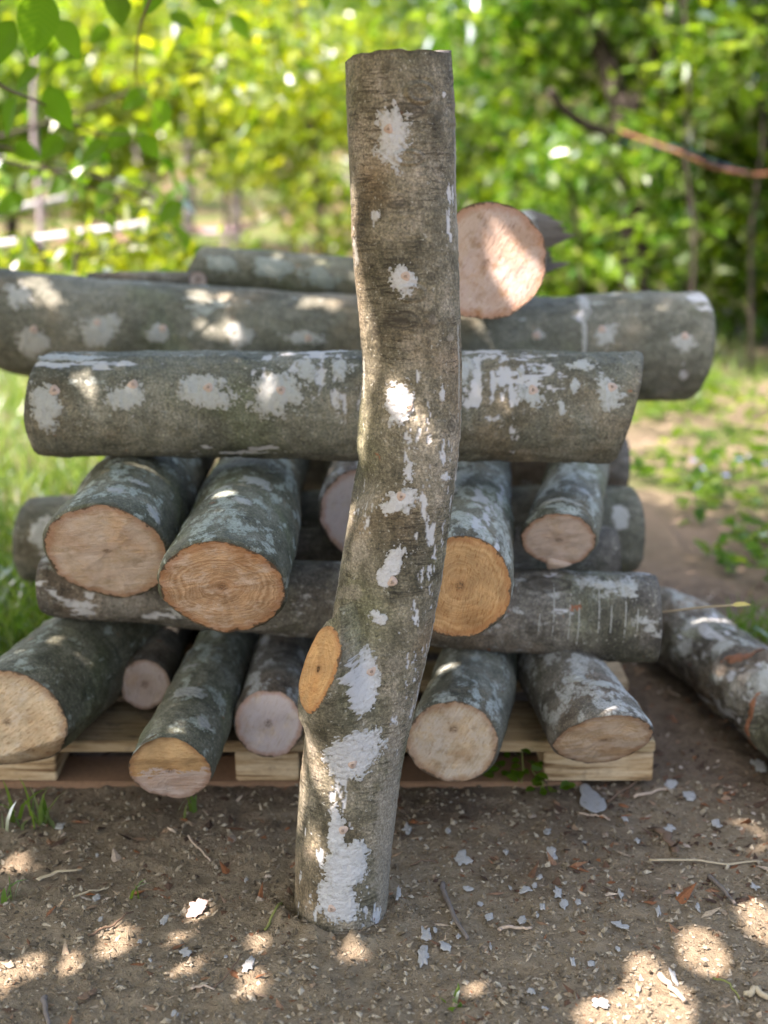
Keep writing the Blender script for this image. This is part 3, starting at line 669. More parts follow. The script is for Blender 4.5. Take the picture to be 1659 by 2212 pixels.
# ---------------------------------------------------------------- ground
def steps(a, b, fine, lo, hi, g=1.16):
    L = list(np.arange(a, b, fine)); d = fine; x = L[-1]
    while x < hi: d *= g; x += d; L.append(x)
    d = fine; x = L[0]; M = []
    while x > lo: d *= g; x -= d; M.append(x)
    return np.array(M[::-1]+L)
xs = steps(-.95, .95, .0065, -90, 90); ys = steps(1.25, 2.75, .0065, -40, 130)
X, Yg = np.meshgrid(xs, ys)
def ground_z(X, Y, fine=True):
    q = np.stack([X, Y, X*0], -1)
    z = .010*fbm(q*1.7, 3, 1)*sst(2., 6, np.hypot(X, Y-1.9))
    if fine:
        nr = sst(4.5, 2.6, np.hypot(X, Y-1.9))
        z = z+nr*(.0045*fbm(q*9, 3, 5)+.0042*fbm(q*38, 4, 6, .6)+.0035*np.maximum(0, fbm(q*95, 3, 7)))
        hb = np.hypot((X-hero.cx[0])/.075, (Y-hero.cy[0])/.075)
        z = z+.010*np.exp(-(hb-1.02)**2*16)*(1+.9*vn(q*55, 4))*(1+.5*vn(q*18, 8))      # soil scuffed up round the base of the standing log
    z = z+sst(14, 45, Y)*1.3*(1+.25*vn(q*.08, 9))
    return z
Zg = ground_z(X, Yg)
t = NT('soil'); g = t.n('ShaderNodeNewGeometry').outputs['Position']
sep = t.n('ShaderNodeSeparateXYZ', {0: g})
b1 = t.noise(g, 3.2, 5, .6); b2 = t.noise(g, 26, 6, .65); b3 = t.noise(g, 150, 5, .7); b4 = t.noise(g, 520, 3, .7)
f = t.math('ADD', t.math('MULTIPLY', b2, .5), t.math('MULTIPLY', b3, .5))
c = t.ramp(f, [(.28, (.105, .078, .047)), (.46, (.220, .172, .112)), (.60, (.285, .230, .155)), (.78, (.36, .30, .21))])
hum = t.rng(t.math('ADD', sep.outputs['Y'], t.math('MULTIPLY', t.math('SUBTRACT', b1, .5), 1.2)), 1.72, 2.15)   # dark humus and bark mulch nearer the stack
c = t.mix(t.math('MULTIPLY', hum, .85), c, t.ramp(f, [(.32, (.045, .031, .022)), (.5, (.12, .086, .060)), (.68, (.20, .15, .108))]))
c = t.mix(t.math('MULTIPLY', t.rng(b4, .63, .7), .55), c, (.30, .25, .20))
c = t.mix(t.math('MULTIPLY', t.rng(b4, .37, .3), .6), c, (.035, .025, .018))
c = t.mix(t.math('MULTIPLY', t.rng(t.noise(g, 210, 3, .6), .67, .71), .8), c, (.17, .075, .035))
far = t.rng(sep.outputs['Y'], 2.9, 4.2)
gr = t.ramp(t.noise(g, 2.1, 6, .65), [(.36, (.20, .15, .105)), (.50, (.14, .115, .07)), (.58, (.065, .085, .022)), (.75, (.05, .09, .015))])
c = t.mix(far, c, gr)
c = t.mix(t.rng(sep.outputs['Y'], 8, 11), c, t.mix(t.rng(t.noise(g, .9, 4), .42, .55), (.15, .095, .065), (.07, .10, .025)))
h = t.math('ADD', t.math('MULTIPLY', b2, 1.), t.math('ADD', t.math('MULTIPLY', b3, .8), t.math('MULTIPLY', b4, .35)))
t.bsdf(c, .9, t.bump(h, .9, .011), .15)
tag(mesh('ground', np.stack([X, Yg, Zg], -1).reshape(-1, 3), gridF(*X.shape), t.m), kind='structure')

# ---------------------------------------------------------------- litter on the soil (beyond counting)
def rv_mat(name, cols, rough=.85, spec=.2):
    t = NT(name); r = t.attr('rv'); g = t.n('ShaderNodeNewGeometry').outputs['Position']
    c = t.ramp(r, cols); n = t.noise(g, 320, 4, .65)
    c = t.mix(.7, c, t.ramp(n, [(.3, (.55, .55, .55)), (.7, (1.4, 1.4, 1.4))]), 'MULTIPLY')
    t.bsdf(c, rough, t.bump(n, .5, .001), spec); return t.m
def crumbs(name, n, size, flat, area, cols, seed):
    r = np.random.default_rng(seed)
    base = np.array([(1, 0, 0), (-1, 0, 0), (0, 1, 0), (0, -1, 0), (0, 0, 1), (0, 0, -1)], float)
    tri = np.array([(0, 2, 4), (2, 1, 4), (1, 3, 4), (3, 0, 4), (2, 0, 5), (1, 2, 5), (3, 1, 5), (0, 3, 5)])
    x, y = area(r, n); s = size[0]*(size[1]/size[0])**(r.random(n)**2.2)
    asp = np.stack([1+r.random(n)*flat[0], np.ones(n), np.full(n, flat[1])*(.6+.8*r.random(n))], -1)
    V = base[None]*(1+.35*r.normal(size=(n, 6, 1)).clip(-1.5, 1.5))*(asp*s[:, None])[:, None]
    a = r.random(n)*2*pi; ca, sa = np.cos(a)[:, None], np.sin(a)[:, None]; tl = r.normal(size=n)[:, None]*.35
    vx, vy, vz = V[..., 0], V[..., 1], V[..., 2]; vz = vz+vx*tl
    V = np.stack([vx*ca-vy*sa+x[:, None], vx*sa+vy*ca+y[:, None], vz], -1)
    V[..., 2] += (ground_z(x, y)+s*flat[1]*.5)[:, None]
    F = (tri[None]+6*np.arange(n)[:, None, None]).reshape(-1, 3)
    return tag(mesh(name, V.reshape(-1, 3), F, rv_mat(name+'_mat', cols), None, {'rv': np.repeat(r.random(n), 6)}, False), kind='stuff')
def a_front(r, n):
    v = 1690+560*r.random(n)**.9; u = -60+1780*r.random(n); P = np.array([gp(a, b) for a, b in zip(u, v)]); return P[:, 0], P[:, 1]
def a_mulch(r, n):
    x = r.uniform(-.85, 1.0, n); y = 1.72+1.4*r.random(n)**1.3; k = r.random(n) < .35; x[k] = .25+.7*r.random(k.sum()); return x, y
crumbs('soil_crumbs', 13000, (.0009, .0042), (.8, .75), a_front, [(0, (.085, .066, .042)), (.45, (.18, .145, .098)), (.85, (.25, .21, .15)), (1, (.34, .30, .23))], 3)
crumbs('bark_litter', 5600, (.0012, .0068), (2.2, .35), a_mulch, [(0, (.035, .022, .015)), (.4, (.085, .05, .032)), (.62, (.19, .075, .03)), (.85, (.22, .16, .11)), (1, (.40, .34, .28))], 4)
crumbs('wood_chips', 1300, (.0010, .0045), (3., .25), a_front, [(0, (.07, .045, .028)), (.35, (.17, .075, .035)), (.6, (.25, .175, .11)), (1, (.38, .32, .23))], 5)

# countable flakes of wax
FL = []
for (x, y, w, h) in [(100, 415, 60, 45), (340, 540, 95, 60), (725, 518, 52, 45), (705, 418, 38, 28), (610, 685, 58, 22), (650, 660, 28, 25), (672, 625, 26, 24), (682, 760, 26, 20), (750, 700, 40, 40), (775, 745, 45, 35), (840, 730, 26, 24),
     (595, 815, 38, 28), (455, 800, 38, 28), (1020, 690, 30, 32), (1020, 822, 68, 26), (1185, 765, 22, 35), (895, 985, 44, 20), (170, 960, 52, 60), (265, 925, 52, 36), (180, 865, 50, 40), (638, 1112, 38, 24), (930, 1160, 84, 40), (695, 1180, 36, 14),
     (1250, 1040, 26, 66), (1600, 660, 38, 30), (1315, 270, 66, 48), (1240, 215, 60, 40), (1440, 395, 55, 50), (1235, 405, 58, 30), (1040, 365, 28, 22), (275, 430, 24, 26), (525, 515, 24, 28), (415, 730, 32, 20), (300, 815, 32, 22), (60, 730, 22, 40),
     (360, 672, 56, 16), (1285, 685, 52, 24), (1355, 755, 20, 32), (1010, 925, 22, 18), (545, 655, 14, 12), (660, 785, 18, 20), (1095, 450, 30, 18), (865, 455, 26, 12), (320, 885, 22, 18), (220, 850, 20, 24), (460, 915, 16, 30), (815, 995, 20, 30), (1100, 1110, 18, 20), (1620, 130, 70, 60)]:
    FL.append((829.5+x*.5, 1591+y*.5, w*.5, h*.5))
for (x, y, w, h) in [(415, 703, 38, 42), (1072, 1015, 54, 50), (435, 803, 26, 18), (712, 812, 38, 32), (800, 940, 58, 30), (755, 1202, 30, 20), (605, 903, 22, 12), (1063, 635, 20, 22), (420, 520, 16, 12), (260, 397, 36, 26), (975, 960, 20, 14), (650, 990, 18, 16)]:
    FL.append((x*.5, 1591+y*.5, w*.5, h*.5))
FLK = wax_mat('wax_flake', (.31, .305, .29), .65)
def flake(u, v, w, h, label, group='wax flakes scattered on the soil', seed=0, mat=None, shape=None):
    P = gp(u, v); z = proj(P[None])[2][0]; ws, hs = w/2*z/FPX, h/2*z/FPX/.46
    k = 40; ph = np.linspace(0, 2*pi, k, endpoint=False)
    rr = .95+.50*fbm(np.stack([np.cos(ph)*1.5, np.sin(ph)*1.5, ph*0+seed*1.7], -1), 2, seed)+.15*fbm(np.stack([np.cos(ph)*5, np.sin(ph)*5, ph*0+seed*2.7], -1), 2, seed+9) if shape is None else np.interp(ph, *shape, period=2*pi)
    ring = np.stack([np.cos(ph)*rr*ws, np.sin(ph)*rr*hs], -1)
    hs_ = min(ws, hs); lv = [(1., 0.), (1.01, .0006), (.96, .0010), (.5, .0011)]
    gz = float(ground_z(np.array([P[0]]), np.array([P[1]]))[0])+.0025
    tx, ty = random.uniform(-.12, .12), random.uniform(.05, .30)
    V = []
    for sc, hh in lv:
        xy = ring*sc; V.append(np.stack([P[0]+xy[:, 0], P[1]+xy[:, 1], gz+hh+xy[:, 0]*tx+(xy[:, 1]+hs)*ty*.35+.0012*vn(np.stack([xy[:, 0]*110, xy[:, 1]*110, 0*xy[:, 0]], -1), seed)*min(1, hs_/.006)], -1))
    V.append(np.array([[P[0], P[1], gz+.0012+hs*ty*.35]])); V.append(np.array([[P[0], P[1], gz-.001+hs*ty*.35]]))
    F = gridF(4, k, True).tolist()+[[3*k+j, 3*k+(j+1) % k, 4*k] for j in range(k)]+[[(j+1) % k, j, 4*k+1] for j in range(k)]
    return tag(mesh('wax_flake', np.vstack(V), F, mat or FLK), label, 'wax flake', group)
for i, (u, v, w, h) in enumerate(FL):
    flake(u, v, w*.9, h*.95, 'small white flake of wax lying on the brown soil', seed=i)
flake(1276, 1734, 62, 66, 'largest grey wax flake on the soil, lying below the right pallet block', None, 201, shape=([0, .5, 1.1, 1.6, 2.2, 2.8, 3.5, 4.2, 5.2, 5.8], [.95, .7, .62, 1., .95, .6, .9, .8, .85, 1.05]))
flake(426, 1964, 36, 26, 'pinkish flake in a sun spot left of the upright log', None, 203, plain_mat('pink_flake', (.48, .36, .31), .7))  # flake coloured paler and pinker than the others

# twigs, chips and dry leaves
TW = {k: plain_mat('twig_'+k, c, .8, 220) for k, c in (('grey', (.14, .12, .105)), ('brown', (.13, .085, .055)), ('pale', (.36, .28, .21)), ('green', (.16, .17, .05)), ('dry', (.36, .30, .20)))}
def twig(pts, rpx, mat, label, name='twig', cat='twig', flat=1., lift=.004):
    P = np.array([gp(*p) for p in pts]); n = 14
    tt = np.linspace(0, 1, n); k = np.linspace(0, 1, len(P))
    Q = np.stack([np.interp(tt, k, P[:, i]) for i in range(3)], -1)
    r = rpx/2*proj(Q.mean(0)[None])[2][0]/FPX
    Q += r*.9*np.stack([vn(np.stack([tt*6, tt*0+len(label), tt*0], -1), 1), vn(np.stack([tt*6, tt*0, tt*0+len(label)], -1), 2), tt*0], -1)
    Q[:, 2] = ground_z(Q[:, 0], Q[:, 1])+r*flat*.7+lift*(.4+.6*np.sin(tt*pi))
    m = MB(); m.tube(Q, r*(1.05-.35*tt), 9, rough=.12, seed=len(pts))
    if flat < 1:
        V = m.V[0]; V[:, 2] = (V[:, 2]-Q[:, 2].mean())*flat+Q[:, 2].mean()+.001
    return tag(m.build(name, TW[mat]), label, cat)
def r8(x, y): return 829.5+x*.5, 1591+y*.5
def r7(x, y): return x*.5, 1591+y*.5
twig([r8(248, 655), r8(290, 760), r8(358, 892)], 12, 'grey', 'thick grey twig lying on the soil right of the upright log')
twig([r8(490, 850), r8(570, 848), r8(645, 858)], 11, 'pale', 'pale splinter of wood lying level on the soil, right of the grey twig', 'wood_splinter', 'wood splinter', .6)
twig([r8(1408, 608), r8(1460, 680), r8(1512, 748)], 10, 'grey', 'slanting dark twig on the soil below the long dry leaf')
twig([r8(1190, 1050), r8(1245, 1115), r8(1300, 1182)], 14, 'pale', 'pale twig lying in the large sun patch at the lower right')
twig([r8(1150, 540), r8(1350, 545), r8(1480, 565), r8(1640, 552)], 9, 'dry', 'long narrow dry leaf on the soil near the right edge', 'dry_leaf', 'dry leaf', .35)
twig([r8(1185, 415), r8(1230, 460), r8(1265, 515)], 22, 'brown', 'flat brown bark chip on the soil beyond the long dry leaf', 'bark_chip', 'bark chip', .3)
twig([r8(1080, 272), r8(1150, 255), r8(1225, 238)], 7, 'pale', 'thin pale stick lying right of the largest wax flake')
twig([r8(970, 290), r8(1040, 240), r8(1120, 195)], 6, 'brown', 'thin brown stick between the largest wax flake and the pallet')
twig([r8(840, 342), r8(910, 352), r8(975, 366)], 5, 'pale', 'thin sliver lying against the front of the largest wax flake')
twig([r8(1560, 1140), r8(1610, 1125), r8(1680, 1145)], 16, 'dry', 'pale curled stick at the lower right edge of the ground')
twig([r8(1418, 1058), r8(1490, 1090), r8(1540, 1140)], 5, 'green', 'thin green stalk right of the large sun patch')
twig([r7(190, 1150), r7(205, 1200), r7(215, 1260)], 13, 'grey', 'short thick grey twig at the lower left edge of the ground')
twig([r7(380, 885), r7(480, 840), r7(545, 800), r7(572, 778)], 5, 'brown', 'thin crooked twig with a knobbed tip left of the upright log')
twig([r7(812, 450), r7(860, 500), r7(912, 548)], 5, 'pale', 'straight straw stalk on the dark soil in front of the stack')
twig([r7(925, 1092), r7(1000, 1040), r7(1042, 955)], 4, 'brown', 'thin bowed rootlet on the soil before the upright log')
twig([r7(160, 635), r7(250, 612), r7(345, 600)], 12, 'dry', 'flat dry grass blade left on the bare soil', 'dry_leaf', 'dry leaf', .3)
twig([r7(1145, 832), r7(1190, 800), r7(1218, 755)], 6, 'green', 'short green stalk close to the foot of the upright log')
twig([r7(820, 1105), r7(880, 1100), r7(925, 1108)], 8, 'pale', 'pale chip lying level among the near crumbs of soil', 'wood_splinter', 'wood splinter', .5)
twig([r7(315, 700), r7(390, 680), r7(470, 655)], 5, 'dry', 'thin dry stalk beside the small upright grass blade')
twig([r8(110, 560), r8(170, 556), r8(235, 548)], 4, 'brown', 'thin dark rootlet right of the upright log')
twig([r7(360, 1140), r7(385, 1128), r7(418, 1112)], 18, 'brown', 'rusty scrap of bark on the near soil', 'bark_chip', 'bark chip', .35)

# ---------------------------------------------------------------- leaves
def leaf_mat(name, cols, trans, tmix=.5, rough=.38, gloss=.10):
    t = NT(name); r = t.attr('rv')
    c = t.ramp(r, cols); ct = t.ramp(r, trans)
    d = t.n('ShaderNodeBsdfDiffuse', {'Color': c}); tr = t.n('ShaderNodeBsdfTranslucent', {'Color': ct})
    m = t.n('ShaderNodeMixShader', {0: tmix, 1: d.outputs[0], 2: tr.outputs[0]})
    gl = t.n('ShaderNodeBsdfGlossy', {'Color': (1, 1, 1, 1), 'Roughness': rough})
    fr = t.n('ShaderNodeFresnel', {'IOR': 1.4})
    k = t.math('MULTIPLY', fr.outputs[0], gloss*3, clamp=True)
    m2 = t.n('ShaderNodeMixShader', {0: t.math('MINIMUM', k, .5), 1: m.outputs[0], 2: gl.outputs[0]})
    t.t.links.new(m2.outputs[0], t.out.inputs[0]); return t.m
LY = leaf_mat('leaf_yellow_green', [(0, (.038, .085, .003)), (1, (.115, .145, .006))], [(0, (.17, .32, .004)), (1, (.50, .53, .01))], .55)
LM = leaf_mat('leaf_green', [(0, (.022, .065, .003)), (1, (.085, .135, .008))], [(0, (.11, .28, .004)), (1, (.36, .47, .012))], .55)
LD = leaf_mat('leaf_deep_green', [(0, (.018, .065, .003)), (1, (.085, .15, .009))], [(0, (.08, .26, .004)), (1, (.38, .54, .014))], .5, .34, .14)
LF = leaf_mat('leaf_far', [(0, (.025, .062, .006)), (1, (.08, .11, .015))], [(0, (.11, .24, .008)), (1, (.32, .38, .02))], .55)
LC = leaf_mat('leaf_canopy', [(0, (.06, .10, .02)), (1, (.10, .13, .03))], [(0, (.24, .34, .05)), (1, (.38, .42, .09))], .5)
TR = plain_mat('tree_bark_dark', (.028, .022, .017), .9, 40, .5, bumpd=.01)
TRG = plain_mat('tree_bark_grey', (.17, .145, .15), .9, 40, .4, bumpd=.01)

def leaf_geo(P, L, D, N, rv, wid=.62):
    """P bases, L lengths, D directions, N normals -> folded six-point leaves"""
    D = D/np.linalg.norm(D, axis=1)[:, None]; N = N-D*(N*D).sum(1)[:, None]; N /= np.linalg.norm(N, axis=1)[:, None]
    S = np.cross(D, N); L = L[:, None]
    w = L*wid*.5; up = N*w*.28
    V = np.stack([P, P+D*L*.28+S*w*.85+up, P+D*L*.66+S*w*.8+up*.8, P+D*L-N*L*.08, P+D*L*.66-S*w*.8+up*.8, P+D*L*.28-S*w*.85+up], 1)
    n = len(P); i = 6*np.arange(n)[:, None]
    F = np.stack([i+np.array([[0, 1, 2, 3]]), i+np.array([[0, 3, 4, 5]])], 1).reshape(-1, 4)
    return V.reshape(-1, 3), F, np.repeat(rv, 6)
def rand_dir(r, n):
    v = r.normal(size=(n, 3)); return v/np.linalg.norm(v, axis=1)[:, None]
def crown_pts(r, blobs):
    """leaf sprays inside ellipsoids: returns bases, directions"""
    B, Dd = [], []
    for (c, rad, n) in blobs:
        k = max(1, n//11); q = rand_dir(r, k)*(r.random(k)**.42)[:, None]*np.array(rad)+np.array(c)
        ax = rand_dir(r, k); ax[:, 2] *= .45; sz = np.mean(rad)*.22+.05
        tt = np.linspace(-1, 1, 11)
        P = q[:, None]+ax[:, None]*tt[None, :, None]*sz+r.normal(size=(k, 11, 3))*sz*.22
        dd = ax[:, None]*.6+r.normal(size=(k, 11, 3))*.6; dd[..., 2] -= .25
        B.append(P.reshape(-1, 3)); Dd.append(dd.reshape(-1, 3))
    return np.vstack(B), np.vstack(Dd)
def foliage(name, blobs, size, mat, parent, seed, tilt=.55, keep=None):
    r = np.random.default_rng(seed); P, D = crown_pts(r, blobs)
    k = P[:, 2] > .03
    if keep is not None: k &= keep(P)
    P, D = P[k], D[k]
    n = len(P); N = r.normal(size=(n, 3))*tilt; N[:, 2] += 1
    V, F, a = leaf_geo(P, size*(.65+.7*r.random(n)), D, N, r.random(n))
    return mesh(name, V, F, mat, parent, {'rv': a}, False)
def spline(P, n=24):
    P = np.array(P, float); k = np.arange(len(P)); t = np.linspace(0, len(P)-1, n)
    Q = np.stack([np.interp(t, k, P[:, i]) for i in range(3)], -1)
    for _ in range(2): Q[1:-1] = (Q[:-2]+2*Q[1:-1]+Q[2:])/4
    return Q
def tree(name, label, cat, group, stems, blobs, size, mat, seed, bark=TR, tilt=.55):
    """stems: list of (points, r0, r1)"""
    b = np.array(stems[0][0][0]); root = tag(empty(name, (b[0], b[1], b[2])), label, cat, group)
    m = MB()
    for (P, r0, r1) in stems:
        Q = spline(P); m.tube(Q, np.linspace(r0, r1, len(Q)), 9, rough=.15, seed=seed)
    m.build('trunk', bark, root); foliage('crown', blobs, size, mat, root, seed, tilt); return root
def G(u, Y):                                           # ground point in that picture column
    p = at(u, 700, Y); return np.array([p[0], Y, ground_z(np.array([p[0]]), np.array([Y]), False)[0]-.02])

# right: dark thicket ---------------------------------------------------------
BK = 'trees and shrubs behind the stack'
Yt = 6.4
tree('bushy_tree', 'dark stemmed tree on the right with a low limb bowed down to the left', 'tree', BK,
     [([G(1378, Yt), at(1372, 560, Yt), at(1365, 380, Yt), at(1350, 290, Yt), at(1335, 200, Yt+.1), at(1290, 90, Yt+.2), at(1235, -40, Yt+.2), at(1200, -400, Yt+.3)], .065, .03),
      ([at(1360, 330, Yt), at(1320, 288, Yt-.1), at(1265, 272, Yt-.2), at(1215, 235, Yt-.3), at(1188, 195, Yt-.35)], .026, .016),
      ([at(1352, 290, Yt), at(1390, 170, Yt), at(1440, 30, Yt-.1), at(1480, -200, Yt)], .03, .015)],
     [(at(1330, 20, Yt+.4), (.62, .5, .42), 1500), (at(1130, 90, Yt+.6), (.42, .5, .35), 900), (at(1400, 430, Yt-.2), (.35, .2, .35), 420), (at(1560, 60, Yt+.3), (.5, .5, .45), 1300), (at(1350, -350, Yt), (1.1, 1., .7), 2200)], .078, LD, 1)
tree('leafy_shrub', 'dense deep green shrub right of the dark stemmed tree', 'shrub', BK,
     [([G(1500, 7.1), at(1492, 450, 7.1), at(1488, 250, 7.1), at(1480, 40, 7.1)], .03, .012), ([G(1580, 7.2), at(1600, 400, 7.2), at(1630, 150, 7.2)], .022, .01)],
     [(at(1540, 470, 7.3), (.5, .45, .45), 2100), (at(1500, 250, 7.4), (.5, .45, .4), 1900), (at(1620, 590, 7.2), (.4, .4, .28), 1200)], .075, LD, 2)
tree('leafy_shrub', 'bushy green shrub at the right edge behind the orange cord', 'shrub', BK,
     [([G(1700, 6.7), at(1690, 350, 6.7), at(1660, 100, 6.7)], .03, .012)],
     [(at(1700, 420, 6.8), (.42, .4, .5), 1500), (at(1680, 180, 6.9), (.4, .4, .4), 1200), (at(1900, 350, 7), (.6, .5, .8), 1500)], .075, LM, 3)
tree('leafy_shrub', 'low dark shrub round the foot of the dark stemmed tree', 'shrub', BK,
     [([G(1340, 7.9), at(1330, 560, 7.9), at(1310, 400, 7.9)], .022, .01), ([G(1260, 7.8), at(1250, 520, 7.8), at(1230, 380, 7.8)], .018, .008)],
     [(at(1330, 540, 8.), (.5, .45, .34), 1900), (at(1420, 600, 7.8), (.4, .4, .22), 1000), (at(1300, 380, 8.2), (.5, .45, .4), 1600)], .075, LD, 4)
tree('leafy_shrub', 'fresh green shrub behind the sawn log on top of the stack', 'shrub', BK,
     [([G(1120, 8.6), at(1110, 500, 8.6), at(1090, 250, 8.6)], .03, .012)],
     [(at(1130, 470, 8.7), (.5, .5, .45), 1300), (at(1080, 250, 8.8), (.55, .5, .5), 1500), (at(1200, 620, 8.5), (.4, .4, .25), 700)], .08, LM, 5)
tree('leafy_shrub', 'yellowish green shrub showing left of the upright log head', 'shrub', BK,
     [([G(700, 8.2), at(690, 450, 8.2), at(660, 200, 8.2), at(640, 0, 8.2)], .028, .012)],
     [(at(640, 330, 8.3), (.42, .45, .36), 620), (at(760, 180, 8.6), (.6, .5, .45), 900), (at(560, 200, 8.3), (.36, .4, .26), 330), (at(690, 480, 8.2), (.3, .3, .22), 240)], .07, LY, 6)
tree('leafy_shrub', 'tall light green shrub reaching over the upright log head', 'shrub', BK,
     [([G(900, 10.5), at(900, 300, 10.5), at(880, 0, 10.5)], .04, .02)],
     [(at(930, 120, 10.6), (.8, .6, .7), 1700), (at(860, 400, 10.8), (.7, .6, .5), 900), (at(740, -60, 10.6), (.8, .6, .5), 900)], .075, LM, 7)
tree('young_tree', 'thin dark sapling standing against the deep green shrub', 'tree', BK, [([G(1492, 5.9), at(1503, 500, 5.9), at(1478, 330, 5.9), at(1492, 180, 5.9), at(1470, -60, 6.)], .009, .006)], [(at(1480, 120, 6.), (.3, .3, .35), 220)], .075, LM, 21)
tree('young_tree', 'thin dark sapling close to the right edge of the wood', 'tree', BK, [([G(1630, 6.1), at(1622, 480, 6.1), at(1652, 300, 6.1), at(1636, 150, 6.1), at(1630, -60, 6.2)], .010, .006)], [(at(1630, 60, 6.2), (.3, .3, .35), 220)], .075, LM, 22)
# left: open wood with sunlit sprays -------------------------------------------
tree('young_tree', 'leaning grey stemmed young tree among the yellow leaves on the left', 'tree', BK,
     [([G(352, 11.), at(335, 450, 11), at(300, 330, 11), at(285, 150, 11.2), at(250, -80, 11.3)], .07, .035)],
     [(at(300, 60, 11.2), (.8, .7, .55), 620), (at(120, 200, 11.5), (.6, .6, .5), 380), (at(430, 160, 11.4), (.5, .5, .4), 300)], .085, LY, 8, TRG)
tree('young_tree', 'slim straight grey sapling left of the upright log', 'tree', BK,
     [([G(412, 12), at(408, 420, 12), at(400, 200, 12), at(402, -80, 12)], .045, .025)],
     [(at(420, 60, 12.3), (.7, .6, .5), 420)], .09, LM, 9, TRG)
tree('young_tree', 'slim grey sapling behind the pink tape', 'tree', BK,
     [([G(512, 13), at(510, 470, 13), at(515, 250, 13), at(500, -60, 13)], .05, .03)],
     [(at(520, 120, 13.3), (.7, .6, .6), 420)], .09, LM, 10, TRG)
tree('young_tree', 'dark slim stem at the far left edge', 'tree', BK,
     [([G(28, 9), at(25, 450, 9), at(10, 250, 9), at(-20, 0, 9)], .045, .03)],
     [(at(-60, 60, 9.2), (.5, .5, .5), 420)], .08, LM, 11)
for i, (u, Y, lab, bl, sz, mt, sd) in enumerate([
  (-40, 8.5, 'light green shrub far to the left behind the white tape', [(-60, 330, .5, .5, 620), (40, 180, .55, .45, 620), (-120, 60, .6, .5, 500)], .10, LM, 61),
  (210, 9.5, 'sunny yellow green shrub behind the leaning young tree', [(190, 300, .5, .35, 560), (260, 420, .4, .25, 380), (150, 110, .6, .5, 560)], .10, LY, 62),
  (480, 9.2, 'sunny yellow green shrub between the grey saplings', [(500, 220, .5, .35, 700), (420, 90, .5, .4, 600), (560, 330, .36, .22, 300), (470, 560, .5, .10, 160)], .10, LY, 63),
  (80, 6.6, 'low weak shrub under the white tape', [(60, 620, .5, .16, 300), (240, 600, .4, .14, 260), (340, 560, .3, .14, 140)], .07, LY, 64),
  (300, 13, 'pale green undergrowth shrub deep in the left of the wood', [(300, 250, .9, .6, 900), (60, 330, .9, .5, 700), (430, 60, .9, .7, 900)], .10, LM, 65)]):
    tree('leafy_shrub', lab, 'shrub', BK, [([G(u, Y), at(u+10, 480, Y), at(u-10, 250, Y), at(u, 60, Y)], .022, .008)],
         [(at(a, b, Y), (rx, rx*.9, rz), n) for (a, b, rx, rz, n) in bl], sz, mt, sd, TRG)
def spray(label, pts, r0, blobs, n_, size, mat, seed, cat='branch', tilt=.7):
    root = tag(empty('leafy_branch', tuple(pts[0])), label, cat, 'sunlit leafy branches on the left')
    m = MB(); Q = spline(pts); m.tube(Q, np.linspace(r0, r0*.35, len(Q)), 7, rough=.1, seed=seed); m.build('twig', TR, root)
    foliage('leaves', blobs, size, mat, root, seed, tilt); return root
tree('leafy_shrub', 'low bright shrub with scattered yellow green leaves behind the left log end', 'shrub', BK,
     [([G(150, 4.3), at(160, 560, 4.3), at(190, 480, 4.3), at(260, 430, 4.2)], .008, .004), ([G(150, 4.3), at(100, 560, 4.3), at(60, 500, 4.2)], .008, .004), ([at(160, 560, 4.3), at(280, 520, 4.4), at(380, 500, 4.4)], .006, .003)],
     [(at(190, 560, 4.3), (.26, .22, .06), 75), (at(70, 540, 4.25), (.16, .2, .09), 44), (at(290, 480, 4.3), (.20, .2, .10), 55), (at(390, 540, 4.4), (.12, .2, .07), 33)], .062, LY, 12, tilt=.8)
spray('thin branch of backlit yellow leaves crossing the upper left', [at(-120, 330, 5), at(120, 260, 5), at(330, 180, 5.1), at(520, 130, 5.2)], .008,
      [(at(120, 240, 5), (.26, .3, .16), 44), (at(340, 150, 5), (.2, .3, .13), 33), (at(500, 120, 5.2), (.2, .3, .14), 44)], 0, .068, LY, 13)
spray('thin branch of yellow leaves hanging in from the top edge', [at(560, -140, 6), at(580, 0, 6), at(600, 120, 6.1), at(590, 220, 6.1)], .008,
      [(at(590, 60, 6), (.3, .3, .2), 66), (at(570, 210, 6.1), (.22, .3, .16), 55), (at(700, 20, 6.2), (.3, .3, .2), 55)], 0, .07, LY, 14)
spray('branch of mid green leaves low on the left, level with the tape', [at(-150, 300, 4.6), at(60, 360, 4.6), at(260, 390, 4.6), at(400, 470, 4.6)], .008,
      [(at(90, 400, 4.6), (.18, .3, .08), 22), (at(280, 420, 4.6), (.2, .3, .1), 33), (at(200, 330, 4.7), (.2, .3, .1), 22)], 0, .062, LM, 15)

# far wood: a row of trees, then one mass
ft = [(-300, 17), (-80, 19), (130, 22), (330, 18), (560, 24), (760, 20), (980, 18), (1200, 21), (1420, 17), (1640, 19), (1900, 18), (2200, 20), (-700, 20)]
KN = ['broad pale crowned tree far behind the stack', 'slender pale crowned tree far behind the stack']
for i, (u, Y) in enumerate(ft):
    b = G(u, Y); r = np.random.default_rng(300+i); h = 5+2*r.random(); lean = r.normal()*.4
    top = b+np.array([lean, 0, h]); dn = 1. if u > 650 else .45
    bl = [(b+np.array([r.normal()*.7, r.normal()*.5, 1.2+k*.75]), (1.25, 1., .55), int(800*dn*(1. if k else .6))) for k in range(5)]
    tree('woodland_tree', KN[i % 2], 'tree', 'far trees in the wood', [([b, (b+top)/2+np.array([.15, 0, 0]), top], .10, .04)], bl, .14, LF, 310+i, TRG)
bl = []
r = np.random.default_rng(77)
